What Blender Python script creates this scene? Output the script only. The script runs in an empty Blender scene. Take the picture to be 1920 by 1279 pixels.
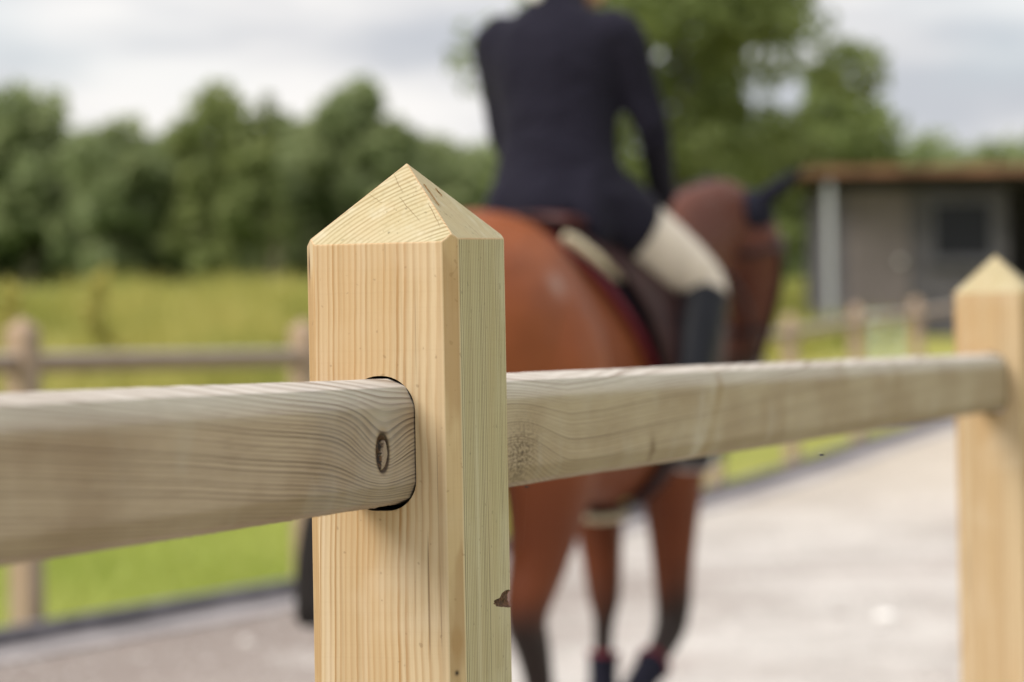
import bpy, bmesh, math, random
import numpy as np
from mathutils import Vector, Matrix, noise as mnoise

# ------------------------------------------------------------------ camera, sky, sun, exposure
scene = bpy.context.scene
COL = scene.collection
R = math.radians
CAM_H = 1.28                                    # metres above the path
FPX = 5900.0                                    # focal length in photo pixels (1920 wide)
cam_data = bpy.data.cameras.new("camera")
cam = bpy.data.objects.new("camera", cam_data)
COL.objects.link(cam)
cam_data.sensor_width = 36.0
cam_data.lens = 36.0 * FPX / 1920.0
cam_data.clip_start = 0.05
cam_data.clip_end = 3000.0
cam.matrix_world = (Matrix.Translation((0, 0, CAM_H)) @ Matrix.Rotation(R(90.18), 4, 'X')
                    @ Matrix.Rotation(R(-1.03), 4, 'Z'))
cam_data.dof.use_dof = True
cam_data.dof.focus_distance = 2.37
cam_data.dof.aperture_fstop = 5.9
cam_data.dof.aperture_blades = 0
scene.camera = cam

SUN_DIR = Vector((-0.60, -0.42, 0.70)).normalized()      # towards the sun
sun_elev = math.asin(SUN_DIR.z)
sun_az = math.atan2(SUN_DIR.x, SUN_DIR.y)
world = bpy.data.worlds.new("World")
scene.world = world
world.use_nodes = True

sun_data = bpy.data.lights.new("sun", 'SUN')
sun_data.energy = 2.4
sun_data.angle = R(32)
sun_data.color = (1.0, 0.94, 0.86)
sun = bpy.data.objects.new("sun", sun_data)
COL.objects.link(sun)
sun.rotation_euler = SUN_DIR.to_track_quat('Z', 'Y').to_euler()

scene.view_settings.view_transform = 'Standard'
scene.view_settings.look = 'None'
scene.view_settings.gamma = 1.0
scene.view_settings.use_curve_mapping = False
scene.view_settings.exposure = 0.72
scene.render.engine = 'CYCLES'
scene.cycles.use_denoising = True
scene.cycles.max_bounces = 6
scene.cycles.transparent_max_bounces = 6

random.seed(7)
rng = np.random.default_rng(7)

# ------------------------------------------------------------------ shader expression helper
class T:
    """node tree being written"""
    t = None

def _sock(v):
    return v.s if isinstance(v, E) else v

class E:
    def __init__(self, s): self.s = s
    def _m(op, a, b=None, c=None, clamp=False):
        n = T.t.nodes.new('ShaderNodeMath'); n.operation = op; n.use_clamp = clamp
        for i, v in enumerate((a, b, c)):
            if v is None: continue
            if isinstance(v, E): T.t.links.new(v.s, n.inputs[i])
            else: n.inputs[i].default_value = float(v)
        return E(n.outputs[0])
    def __add__(a, b): return E._m('ADD', a, b)
    __radd__ = __add__
    def __sub__(a, b): return E._m('SUBTRACT', a, b)
    def __rsub__(a, b): return E._m('SUBTRACT', b, a)
    def __mul__(a, b): return E._m('MULTIPLY', a, b)
    __rmul__ = __mul__
    def __truediv__(a, b): return E._m('DIVIDE', a, b)
    def __neg__(a): return E._m('MULTIPLY', a, -1.0)

def m_(op, a, b=None, c=None): return E._m(op, a, b, c)
def sqrt(a): return m_('SQRT', a)
def exp(a): return m_('EXPONENT', a)
def frac(a): return m_('FRACT', a)
def floor(a): return m_('FLOOR', a)
def mabs(a): return m_('ABSOLUTE', a)
def clamp01(a): return E._m('ADD', a, 0.0, clamp=True)
def mmax(a, b): return m_('MAXIMUM', a, b)
def mmin(a, b): return m_('MINIMUM', a, b)
def gauss(d, w): q = d * (1.0 / w); return exp(-(q * q))

def smooth(a, b, x):
    n = T.t.nodes.new('ShaderNodeMapRange'); n.interpolation_type = 'SMOOTHSTEP'
    T.t.links.new(x.s, n.inputs[0])
    for i, v in ((1, a), (2, b)):
        if isinstance(v, E): T.t.links.new(v.s, n.inputs[i])
        else: n.inputs[i].default_value = v
    return E(n.outputs[0])

def vec(x, y, z):
    n = T.t.nodes.new('ShaderNodeCombineXYZ')
    for i, v in enumerate((x, y, z)):
        if isinstance(v, E): T.t.links.new(v.s, n.inputs[i])
        else: n.inputs[i].default_value = float(v)
    return E(n.outputs[0])

def noise(v, scale=1.0, detail=2.0, rough=0.5, color=False):
    n = T.t.nodes.new('ShaderNodeTexNoise'); n.noise_dimensions = '3D'
    n.inputs['Scale'].default_value = scale; n.inputs['Detail'].default_value = detail
    n.inputs['Roughness'].default_value = rough
    T.t.links.new(v.s, n.inputs['Vector'])
    return E(n.outputs[1 if color else 0])

def voronoi(v, scale=1.0, feature='F1'):
    n = T.t.nodes.new('ShaderNodeTexVoronoi'); n.feature = feature
    n.inputs['Scale'].default_value = scale
    T.t.links.new(v.s, n.inputs['Vector'])
    return E(n.outputs['Distance'])

def white(x):
    n = T.t.nodes.new('ShaderNodeTexWhiteNoise'); n.noise_dimensions = '1D'
    T.t.links.new(x.s, n.inputs['W'])
    return E(n.outputs['Value'])

def objco():
    n = T.t.nodes.new('ShaderNodeTexCoord')
    s = T.t.nodes.new('ShaderNodeSeparateXYZ')
    T.t.links.new(n.outputs['Object'], s.inputs[0])
    return E(n.outputs['Object']), E(s.outputs[0]), E(s.outputs[1]), E(s.outputs[2])

def attr(name):
    n = T.t.nodes.new('ShaderNodeAttribute'); n.attribute_name = name
    return E(n.outputs['Color']), E(n.outputs['Fac'])

def rgb(c):
    n = T.t.nodes.new('ShaderNodeRGB'); n.outputs[0].default_value = (*c, 1); return E(n.outputs[0])

def mix(f, a, b, blend='MIX'):
    n = T.t.nodes.new('ShaderNodeMix'); n.data_type = 'RGBA'; n.blend_type = blend
    n.clamp_factor = True
    for i, v in ((0, f), (6, a), (7, b)):
        if isinstance(v, E): T.t.links.new(v.s, n.inputs[i])
        elif i == 0: n.inputs[0].default_value = v
        else: n.inputs[i].default_value = (*v, 1)
    return E(n.outputs[2])

def material(name):
    m = bpy.data.materials.new(name); m.use_nodes = True
    T.t = m.node_tree
    b = [n for n in T.t.nodes if n.type == 'BSDF_PRINCIPLED'][0]
    return m, b

def plug(b, key, v):
    if isinstance(v, E): T.t.links.new(v.s, b.inputs[key])
    elif isinstance(v, tuple): b.inputs[key].default_value = (*v, 1)
    else: b.inputs[key].default_value = v

def bump(b, h, strength, dist):
    n = T.t.nodes.new('ShaderNodeBump'); n.inputs['Strength'].default_value = strength
    n.inputs['Distance'].default_value = dist
    T.t.links.new(h.s, n.inputs['Height']); T.t.links.new(n.outputs[0], b.inputs['Normal'])

def simple(name, col, rough=0.7, var=0.0, scale=20.0, spec=0.3, sheen=0.0, metal=0.0):
    m, b = material(name)
    if var > 0:
        P, x, y, z = objco()
        n1 = noise(P, scale, 3)
        f = smooth(0.3, 0.7, n1)
        plug(b, 'Base Color', mix(f, tuple(c * (1 - var) for c in col), tuple(min(1, c * (1 + var)) for c in col)))
        bump(b, n1, 0.2, 0.004)
    else:
        plug(b, 'Base Color', col)
    plug(b, 'Roughness', rough)
    b.inputs['Specular IOR Level'].default_value = spec
    b.inputs['Metallic'].default_value = metal
    if sheen: b.inputs['Sheen Weight'].default_value = sheen
    return m

# ------------------------------------------------------------------ sky (world)
T.t = world.node_tree
T.t.nodes.clear()
w_out = T.t.nodes.new('ShaderNodeOutputWorld')
tc = T.t.nodes.new('ShaderNodeTexCoord')
sp = T.t.nodes.new('ShaderNodeSeparateXYZ')
T.t.links.new(tc.outputs['Generated'], sp.inputs[0])
wx, wy, wz = (E(sp.outputs[i]) for i in range(3))
sky = T.t.nodes.new('ShaderNodeTexSky'); sky.sky_type = 'NISHITA'; sky.sun_disc = False
sky.sun_elevation = sun_elev; sky.sun_rotation = sun_az
bg_sky = T.t.nodes.new('ShaderNodeBackground'); bg_sky.inputs[1].default_value = 0.08
T.t.links.new(sky.outputs[0], bg_sky.inputs[0])
CLOUD_SHIFT = (53.6, 7.39, 49.94)
cv = vec(wx * 8.0 + CLOUD_SHIFT[0], wy * 8.0 + CLOUD_SHIFT[1], wz * 30.0 + CLOUD_SHIFT[2])
c1 = noise(cv, 1.0, 4, 0.5)
c2 = noise(cv, 0.45, 2, 0.5)
lum = smooth(0.40, 0.60, c1 * 0.6 + c2 * 0.4)
warm = smooth(0.06, 0.0, wz)
cl = mix(lum, (0.345, 0.358, 0.385), (0.585, 0.57, 0.555))
cl = mix(warm * lum * 0.6, cl, (0.60, 0.56, 0.53))
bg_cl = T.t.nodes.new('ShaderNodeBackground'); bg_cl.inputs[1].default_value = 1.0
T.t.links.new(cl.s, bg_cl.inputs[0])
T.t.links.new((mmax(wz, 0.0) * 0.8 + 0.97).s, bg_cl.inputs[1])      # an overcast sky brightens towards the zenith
mxs = T.t.nodes.new('ShaderNodeMixShader')
cover = smooth(0.30, 0.42, noise(vec(wx * 3 + 5.0, wy * 3, wz * 7), 1.0, 3)) * 0.35 + 0.65
T.t.links.new(cover.s, mxs.inputs[0])
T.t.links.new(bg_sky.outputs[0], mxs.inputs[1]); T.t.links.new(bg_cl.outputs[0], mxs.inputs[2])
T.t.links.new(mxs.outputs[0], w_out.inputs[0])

# ------------------------------------------------------------------ mesh helpers
def obj(name, data, parent=None, mat=None, loc=None, rz=None):
    o = bpy.data.objects.new(name, data)
    COL.objects.link(o)
    if parent: o.parent = parent
    if mat and data is not None:
        for m in (mat if isinstance(mat, (list, tuple)) else [mat]): data.materials.append(m)
    if loc is not None: o.location = loc
    if rz is not None: o.rotation_euler = (0, 0, rz)
    return o

def tag(o, label=None, cat=None, group=None, kind=None):
    for k, v in (('label', label), ('category', cat), ('group', group), ('kind', kind)):
        if v: o[k] = v
    return o

def empty(name, loc=(0, 0, 0), rz=0.0):
    o = bpy.data.objects.new(name, None); COL.objects.link(o)
    o.location = loc; o.rotation_euler = (0, 0, rz); o.empty_display_size = 0.1
    return o

def mesh(name, verts, faces, smooth_shade=False):
    me = bpy.data.meshes.new(name)
    me.from_pydata([tuple(map(float, v)) for v in verts], [], faces)
    me.validate(); me.update()
    if smooth_shade: me.shade_smooth()
    return me

def fast_mesh(name, verts, nper):
    """verts (n*nper,3): n separate polygons of nper corners"""
    verts = np.asarray(verts, dtype=np.float32).reshape(-1, 3)
    nv = len(verts); nf = nv // nper
    me = bpy.data.meshes.new(name)
    me.vertices.add(nv); me.loops.add(nv); me.polygons.add(nf)
    me.vertices.foreach_set('co', verts.ravel())
    me.loops.foreach_set('vertex_index', np.arange(nv, dtype=np.int32))
    me.polygons.foreach_set('loop_start', np.arange(0, nv, nper, dtype=np.int32))
    me.polygons.foreach_set('loop_total', np.full(nf, nper, dtype=np.int32))
    me.update(calc_edges=True)
    return me

def point_attr(me, name, vals):
    a = me.attributes.new(name, 'FLOAT', 'POINT')
    a.data.foreach_set('value', np.asarray(vals, dtype=np.float32))

def box(bm, c, s, rot=None, bev=0.0):
    M = Matrix.Translation(c)
    if rot is not None: M = M @ rot
    r = bmesh.ops.create_cube(bm, size=1.0, matrix=M @ Matrix.Diagonal((*s, 1)))
    if bev:
        es = set(e for v in r['verts'] for e in v.link_edges)
        bmesh.ops.bevel(bm, geom=list(es), offset=bev, segments=2, profile=0.5, affect='EDGES', clamp_overlap=True)

def box_mesh(name, boxes, bev=0.0):
    bm = bmesh.new()
    for c, s in boxes: box(bm, Vector(c), s, None, bev)
    me = bpy.data.meshes.new(name); bm.to_mesh(me); bm.free()
    return me

def catmull(P, sub):
    P = np.asarray(P, dtype=float)
    Q = np.vstack([2 * P[0] - P[1], P, 2 * P[-1] - P[-2]])
    out = []
    for i in range(1, len(Q) - 2):
        p0, p1, p2, p3 = Q[i - 1:i + 3]
        for k in range(sub):
            t = k / sub
            out.append(0.5 * ((2 * p1) + (-p0 + p2) * t + (2 * p0 - 5 * p1 + 4 * p2 - p3) * t * t
                              + (-p0 + 3 * p1 - 3 * p2 + p3) * t ** 3))
    out.append(P[-1])
    return np.array(out)

def loft(path, side=(0, 1, 0), nseg=20, sub=4):
    """path rows: x,y,z, radius along side, radius along the other axis"""
    Q = catmull(path, sub)
    C = Q[:, :3]; rad = np.maximum(Q[:, 3:5], 1e-5)
    tan = np.gradient(C, axis=0); tan /= np.linalg.norm(tan, axis=1)[:, None] + 1e-9
    side = np.asarray(side, float)
    verts, faces = [], []
    n = len(C)
    for i in range(n):
        s = side - tan[i] * side.dot(tan[i])
        if np.linalg.norm(s) < 1e-3: s = np.array((1, 0, 0)) - tan[i] * tan[i][0]
        s /= np.linalg.norm(s); u = np.cross(tan[i], s)
        for k in range(nseg):
            a = 2 * math.pi * k / nseg
            verts.append(C[i] + s * rad[i, 0] * math.cos(a) + u * rad[i, 1] * math.sin(a))
    for i in range(n - 1):
        for k in range(nseg):
            k2 = (k + 1) % nseg
            faces.append((i * nseg + k, i * nseg + k2, (i + 1) * nseg + k2, (i + 1) * nseg + k))
    faces.append(tuple(range(nseg - 1, -1, -1)))
    faces.append(tuple((n - 1) * nseg + k for k in range(nseg)))
    return verts, faces

def join(parts):
    V, F = [], []
    for v, f in parts:
        o = len(V); V.extend(v); F.extend(tuple(i + o for i in q) for q in f)
    return V, F

def ball(c, r, nu=16, nv=10):
    V, F = [], []
    r = (r, r, r) if not hasattr(r, '__len__') else r
    rows = [(c[0], c[1], c[2], 0.01, 0.01)]
    path = []
    for i in range(nv + 1):
        t = math.pi * i / nv
        path.append((c[0], c[1], c[2] - r[2] * math.cos(t), max(r[0] * math.sin(t), 1e-3), max(r[1] * math.sin(t), 1e-3)))
    return loft(path, side=(1, 0, 0), nseg=nu, sub=1)

def tube(pts, r, nseg=8, sub=3):
    path = []
    for i, p in enumerate(pts):
        rr = r[i] if hasattr(r, '__len__') else r
        path.append((*p, rr, rr))
    return loft(path, side=(0.13, 0.97, 0.21), nseg=nseg, sub=sub)

def fuse(name, parts, voxel=0.014, smooth_it=6):
    V, F = join(parts)
    me = mesh('tmp', V, F)
    o = bpy.data.objects.new('tmp', me); COL.objects.link(o)
    md = o.modifiers.new('r', 'REMESH'); md.mode = 'VOXEL'; md.voxel_size = voxel
    if smooth_it:
        sm = o.modifiers.new('s', 'SMOOTH'); sm.factor = 0.5; sm.iterations = smooth_it
    dg = bpy.context.evaluated_depsgraph_get()
    out = bpy.data.meshes.new_from_object(o.evaluated_get(dg))
    out.name = name
    bpy.data.objects.remove(o); bpy.data.meshes.remove(me)
    out.shade_smooth()
    return out

# ------------------------------------------------------------------ terrain
TH = math.atan2(1840.0, FPX)                     # the near fence recedes this much to the right
D = Vector((math.sin(TH), math.cos(TH), 0))      # along the fence
NR = Vector((math.cos(TH), -math.sin(TH), 0))    # out of its right face
FENCE0 = Vector((-0.081, 2.397, 0))              # axis of the front post
FAR = [(-7.95, -2.0), (-3.35, 11.6), (-2.23, 14.3), (-1.13, 17.0), (-0.20, 19.9), (0.72, 22.9), (1.65, 25.9),
       (2.56, 29.0), (3.5, 32.0), (4.5, 35.0), (5.5, 38.0), (6.5, 41.0), (13.0, 60.0), (60.0, 200.0), (330.0, 1000.0)]
FX = np.array([p[0] for p in FAR]); FY = np.array([p[1] for p in FAR])
def fence_x(y): return np.interp(y, FY, FX)
PY = np.array([-50, 20, 25.9, 29, 32, 35, 60, 150, 400, 1000])
PZ = np.array([0, 0, 0.07, 0.13, 0.24, 0.34, 1.42, 3.7, 6.0, 6.0])
def ground_z(x, y):
    x = np.asarray(x, float); y = np.asarray(y, float)
    p = np.interp(y, PY, PZ)
    q = (fence_x(y) - x) * 0.95
    t = np.clip(q - 4.0, 0, 40)
    return p + 1.25 * (1 - np.exp(-t * 0.045 / 1.25 * 1.2))
def gz(x, y): return float(ground_z(x, y))
def X_at(px, y): return (px - 960.0) / FPX * y

def grid_mesh(name, xs, ys, zf):
    XX, YY = np.meshgrid(xs, ys)
    ZZ = zf(XX, YY)
    V = np.stack([XX, YY, ZZ], -1).reshape(-1, 3)
    nx, ny = len(xs), len(ys)
    F = [(j * nx + i, j * nx + i + 1, (j + 1) * nx + i + 1, (j + 1) * nx + i) for j in range(ny - 1) for i in range(nx - 1)]
    return mesh(name, V, F, True)

m_ground, b = material("grass_ground")
P, x, y, z = objco()
n_big = noise(P, 0.25, 3); n_mid = noise(P, 1.3, 3); n_f = noise(P, 14, 3)
lawn = mix(smooth(0.35, 0.65, n_mid), (0.25, 0.33, 0.045), (0.38, 0.40, 0.09))
lawn = mix(smooth(0.4, 0.7, n_f) * 0.35, lawn, (0.12, 0.20, 0.025))
mead = mix(smooth(0.38, 0.62, n_mid), (0.25, 0.25, 0.06), (0.34, 0.31, 0.09))
mead = mix(smooth(0.45, 0.7, n_big) * 0.5, mead, (0.14, 0.19, 0.045))
field = smooth(24.0, 29.0, y + (n_mid - 0.5) * 4.0 + x * 0.4)
far_g = smooth(60.0, 80.0, y)
c = mix(field, lawn, mead)
c = mix(far_g, c, (0.11, 0.17, 0.04))
plug(b, 'Base Color', c); plug(b, 'Roughness', 0.9); b.inputs['Specular IOR Level'].default_value = 0.1
bump(b, n_f, 0.6, 0.03)
xs = np.unique(np.concatenate([np.linspace(-1200, -60, 24), np.linspace(-60, 60, 121), np.linspace(60, 1200, 24)]))
ys = np.unique(np.concatenate([np.linspace(-60, 0, 13), np.linspace(0, 80, 81), np.linspace(80, 200, 40), np.linspace(200, 1600, 20)]))
ground = obj("ground", grid_mesh("ground", xs, ys, ground_z), None, m_ground)
tag(ground, kind='structure')

m_path, b = material("gravel_path")
P, x, y, z = objco()
n1 = noise(P, 0.5, 3); n2 = noise(P, 2.5, 4); n3 = voronoi(P, 55.0)
col = mix(smooth(0.35, 0.65, n1), (0.42, 0.395, 0.37), (0.545, 0.515, 0.485))
col = mix(smooth(0.42, 0.68, n2) * 0.6, col, (0.63, 0.595, 0.56))
n5 = noise(vec(x * 0.9, y * 0.35, z), 1.0, 4)
col = mix(smooth(0.48, 0.60, n5) * 0.5, col, (0.33, 0.295, 0.27))
prints = smooth(0.22, 0.08, voronoi(P, 1.9)) * smooth(0.45, 0.6, noise(P, 0.8, 2))
col = mix(prints * 0.4, col, (0.26, 0.225, 0.205))
col = mix(smooth(0.50, 0.68, noise(P, 1.1, 3)) * 0.45, col, (0.30, 0.235, 0.21))
edge_c, edge_f = attr('edge')
col = mix(smooth(0.40, 0.16, edge_f + (noise(P, 1.4, 3) - 0.5) * 0.3) * smooth(20.0, 15.0, y) * 0.85, col, (0.195, 0.152, 0.132))
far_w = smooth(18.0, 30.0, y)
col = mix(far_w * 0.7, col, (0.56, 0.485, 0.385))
col = mix(smooth(0.10, 0.5, n3) * 0.25, col, (0.25, 0.22, 0.20))
plug(b, 'Base Color', col); plug(b, 'Roughness', 0.92); b.inputs['Specular IOR Level'].default_value = 0.15
bump(b, n3 + n2 * 0.5 - prints * 1.5, 0.6, 0.015)
V, F = [], []
rows = np.concatenate([np.arange(-8, 60, 1.0), np.arange(60, 140, 5.0)])
ncol = 9
for j, yy in enumerate(rows):
    xl = float(fence_x(yy)) + 0.13
    xr = FENCE0.x + (yy - FENCE0.y) * math.tan(TH) + 2.2
    for i in range(ncol):
        xx = xl + (xr - xl) * i / (ncol - 1)
        V.append((xx, yy, gz(xx, yy) + 0.006 + 0.01 * (0.5 + 0.5 * math.sin(xx * 2.1 + yy)) * (0 < i < ncol - 1)))
for j in range(len(rows) - 1):
    for i in range(ncol - 1):
        F.append((j * ncol + i, j * ncol + i + 1, (j + 1) * ncol + i + 1, (j + 1) * ncol + i))
path_me = mesh("path", V, F, True)
point_attr(path_me, 'edge', [(k % ncol) / (ncol - 1) for k in range(len(V))])
path = obj("path", path_me, None, m_path)
tag(path, kind='structure')

# grey edging board along the far side of the path and a strip of darker grit in front of it
m_kerb = simple("kerb_grey", (0.125, 0.118, 0.13), 0.85, 0.25, 6)
def strip(name, x0, x1, z0, z1, mat):
    V, F = [], []
    for j, yy in enumerate(rows):
        xb = float(fence_x(yy))
        g = gz(xb, yy)
        V += [(xb + x0, yy, g - 0.05), (xb + x0, yy, g + z1), (xb + x1, yy, g + z1), (xb + x1, yy, g - 0.05)]
    for j in range(len(rows) - 1):
        a, c_ = j * 4, j * 4 + 4
        F += [(a + k, a + k + 1, c_ + k + 1, c_ + k) for k in range(3)]
    o = obj(name, mesh(name, V, F), None, mat); tag(o, kind='structure'); return o
strip("kerb_strip", 0.10, 0.21, 0, 0.10, m_kerb)
m_strip = simple("kerb_flagstone", (0.31, 0.285, 0.285), 0.9, 0.15, 3)
strip("kerb_paving_strip", 0.215, 0.52, 0, 0.022, m_strip)

# ------------------------------------------------------------------ wood
def ring_profile(phase, sharp=0.9):
    p = frac(phase)
    return smooth(0.25, sharp, p) * (1.0 - smooth(sharp + 0.02, 1.0, p))

W = 0.12; CH = 0.0095
POST_Z0 = CAM_H + 0.0815         # shoulder of the cap
def post_wood(name, early, late, tone, pith=(0.085, -0.17), per=0.0030, green=0.0, contrast=1.0, sharp=0.9, amp_min=0.25):
    m, b = material(name)
    P, x, y, z = objco()
    wz_ = noise(vec(x * 2.0, y * 2.0, z * 3.0), 1.0, 2) - 0.5
    wz2 = noise(vec(x * 6.0, y * 6.0, z * 9.0), 1.0, 2) - 0.5
    dx = x - pith[0] - wz_ * 0.012 - (z - 1.3) * 0.008
    dy = y - pith[1] + wz2 * 0.004
    r = sqrt(dx * dx + dy * dy)
    r = r + (noise(P, 26.0, 2) - 0.5) * 0.0011
    wr = noise(vec(r * 90.0, 0.0, 0.0), 1.0, 1) - 0.5
    ph = r * (1.0 / per) + wr * 1.3
    ring = ring_profile(ph, sharp)
    amp = white(floor(ph)) * (1.0 - amp_min) + amp_min
    fib = noise(vec(x * 900.0, y * 900.0, z * 14.0), 1.0, 2)
    fib2 = noise(vec(x * 260.0, y * 260.0, z * 3.0), 1.0, 2)
    band = noise(vec(r * 42.0, 2.0, z * 0.6), 1.0, 2)
    blot = noise(P, 11.0, 3)
    f = clamp01(ring * amp * contrast)
    col = mix(f, early, late)
    col = mix(smooth(0.42, 0.66, band) * 0.45, col, tone)
    col = mix(smooth(0.5, 0.78, fib2) * 0.22, col, tuple(c * 0.62 for c in late))
    col = mix(smooth(0.52, 0.75, fib) * 0.16, col, tuple(c * 0.7 for c in late))
    col = mix(smooth(0.48, 0.70, blot) * 0.35, col, (early[0] * 1.10, early[1] * 1.17, early[2] * 1.35))
    peach = noise(vec(x * 16.0 + 4.0, y * 16.0, z * 2.6), 1.0, 2)
    col = mix(smooth(0.48, 0.66, peach) * 0.28, col, (tone[0] * 1.08, tone[1] * 0.98, tone[2] * 0.90))
    strk = noise(vec(x * 55.0, y * 55.0, z * 2.2 + 3.0), 1.0, 3)          # chalky streaks along the grain
    col = mix(smooth(0.52, 0.70, strk) * 0.38, col, (early[0] * 1.12, early[1] * 1.2, early[2] * 1.42))
    # saw marks across the grain
    saw = noise(vec(x * 3.0, y * 3.0, z * 420.0), 1.0, 1)
    col = mix(smooth(0.55, 0.7, saw) * 0.03, col, tuple(c * 0.6 for c in late))
    spk = smooth(0.70, 0.76, noise(P, 150.0, 1))
    col = mix(spk * 0.35, col, tuple(c * 0.45 for c in late))
    # hairline resin streaks / checks
    chk = noise(vec(x * 420.0, y * 420.0, z * 5.0), 1.0, 0)
    col = mix(smooth(0.74, 0.80, chk) * smooth(0.45, 0.6, noise(vec(x * 30.0, y * 30.0, z * 4.0 + 7.0), 1.0, 1)) * 0.6, col,
              tuple(c * 0.35 for c in late))
    if pith[0] > 0.088:       # flat-sawn chamfer: flame bands, a resin streak near the top, a pin hole lower down
        fl = noise(vec(x * 25.0, y * 25.0, z * 9.0), 1.0, 3)
        col = mix(smooth(0.50, 0.62, fl) * 0.5, col, (0.30, 0.18, 0.08))
        col = mix(smooth(0.56, 0.66, noise(vec(x * 20.0 + 9.0, y * 20.0, z * 6.0), 1.0, 2)) * 0.55, col, (0.50, 0.43, 0.30))
        stk = smooth(-0.04, -0.05, x) * gauss(z - (POST_Z0 - 0.014), 0.012) * gauss(x + 0.0572, 0.0012)
        col = mix(stk, col, (0.09, 0.05, 0.025))
        pin = smooth(0.04, 0.05, x) * gauss(z - (CAM_H - 0.2375), 0.002) * gauss(x - 0.0548, 0.0012)
        col = mix(pin, col, (0.03, 0.02, 0.012))
    if amp_min == 0.45:      # paler wood round the bark pocket
        hal = gauss(y - 0.05, 0.03) * gauss(z - (CAM_H - 0.198), 0.022)
        col = mix(hal * 0.45, col, (0.46, 0.41, 0.29))
    if green:
        gm = smooth(0.35, 0.65, noise(vec(x * 40.0, y * 40.0, z * 5.0), 1.0, 3))
        col = mix(gm * green, col, (0.30, 0.30, 0.15))
    plug(b, 'Base Color', col)
    plug(b, 'Roughness', 0.68); b.inputs['Specular IOR Level'].default_value = 0.25
    bump(b, fib * 0.5 + f * 0.8 + saw * 0.25, 0.35, 0.0006)
    return m

m_post_front = post_wood("pine_front", (0.505, 0.388, 0.242), (0.325, 0.19, 0.08), (0.41, 0.27, 0.13), contrast=1.2, sharp=0.8)
m_post_side = post_wood("pine_green_side", (0.46, 0.395, 0.25), (0.125, 0.09, 0.04), (0.37, 0.31, 0.18), per=0.0040, green=0.10, contrast=1.25, sharp=0.86, amp_min=0.45)
m_post_top = post_wood("pine_end_grain", (0.45, 0.39, 0.25), (0.235, 0.175, 0.08), (0.39, 0.32, 0.185), per=0.0036, green=0.10, contrast=1.2, sharp=0.62, amp_min=0.55)
m_post_edge = post_wood("pine_chamfer", (0.47, 0.35, 0.20), (0.34, 0.21, 0.085), (0.40, 0.26, 0.115), pith=(0.090, -0.085), per=0.0045, green=0.0)
m_old_front = post_wood("weathered_pine_front", (0.36, 0.27, 0.19), (0.23, 0.15, 0.095), (0.31, 0.22, 0.15))
m_old_side = post_wood("weathered_pine_side", (0.30, 0.235, 0.17), (0.19, 0.14, 0.095), (0.26, 0.20, 0.14))
m_hole = simple("hole_dark_wood", (0.09, 0.06, 0.035), 0.9, 0.3, 200)
m_bark = simple("bark_pocket", (0.10, 0.05, 0.028), 0.95, 0.6, 400)

def bisect_keep(bm, co, no):
    r = bmesh.ops.bisect_plane(bm, geom=bm.verts[:] + bm.edges[:] + bm.faces[:], plane_co=co, plane_no=no, clear_outer=True, dist=1e-7)
    es = [e for e in r['geom_cut'] if isinstance(e, bmesh.types.BMEdge)]
    if es: bmesh.ops.edgeloop_fill(bm, edges=es)

def rounded_rect(hy, hz, rt, rb, n=8):
    pts = []
    for cx, cz, r, a0 in ((hy - rt, hz - rt, rt, 0), (-hy + rt, hz - rt, rt, 90), (-hy + rb, -hz + rb, rb, 180), (hy - rb, -hz + rb, rb, 270)):
        for k in range(n + 1):
            a = R(a0 + 90 * k / n)
            pts.append((cx + r * math.cos(a), cz + r * math.sin(a)))
    return pts

def eased_rect(hy, hz, ct, cb):
    """planed section: each corner taken off in two flats with just-softened arrises"""
    base = []
    for sx, sz, c in ((1, 1, ct), (-1, 1, ct), (-1, -1, cb), (1, -1, cb)):
        q = [(sx * hy, sz * (hz - c)), (sx * (hy - 0.30 * c), sz * (hz - 0.30 * c)), (sx * (hy - c), sz * hz)]
        base += q if sx * sz > 0 else q[::-1]
    out = []
    n = len(base)
    for i in range(n):
        p, q, r_ = base[i - 1], base[i], base[(i + 1) % n]
        for w in (0.5, 0.25):
            k = 0.16 * w * 2
            out.append((q[0] + (p[0] - q[0]) * k * min(1, 0.006 / max(math.dist(p, q), 1e-6)), q[1] + (p[1] - q[1]) * k * min(1, 0.006 / max(math.dist(p, q), 1e-6))))
        for w in (0.25, 0.5):
            k = 0.16 * w * 2
            out.append((q[0] + (r_[0] - q[0]) * k * min(1, 0.006 / max(math.dist(r_, q), 1e-6)), q[1] + (r_[1] - q[1]) * k * min(1, 0.006 / max(math.dist(r_, q), 1e-6))))
    return out

HOLE_Z0, HOLE_Z1 = CAM_H - 0.1172, CAM_H - 0.0168
RAIL_ZC, RAIL_HZ, RAIL_HY = CAM_H - 0.0656, 0.0470, 0.0264

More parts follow.
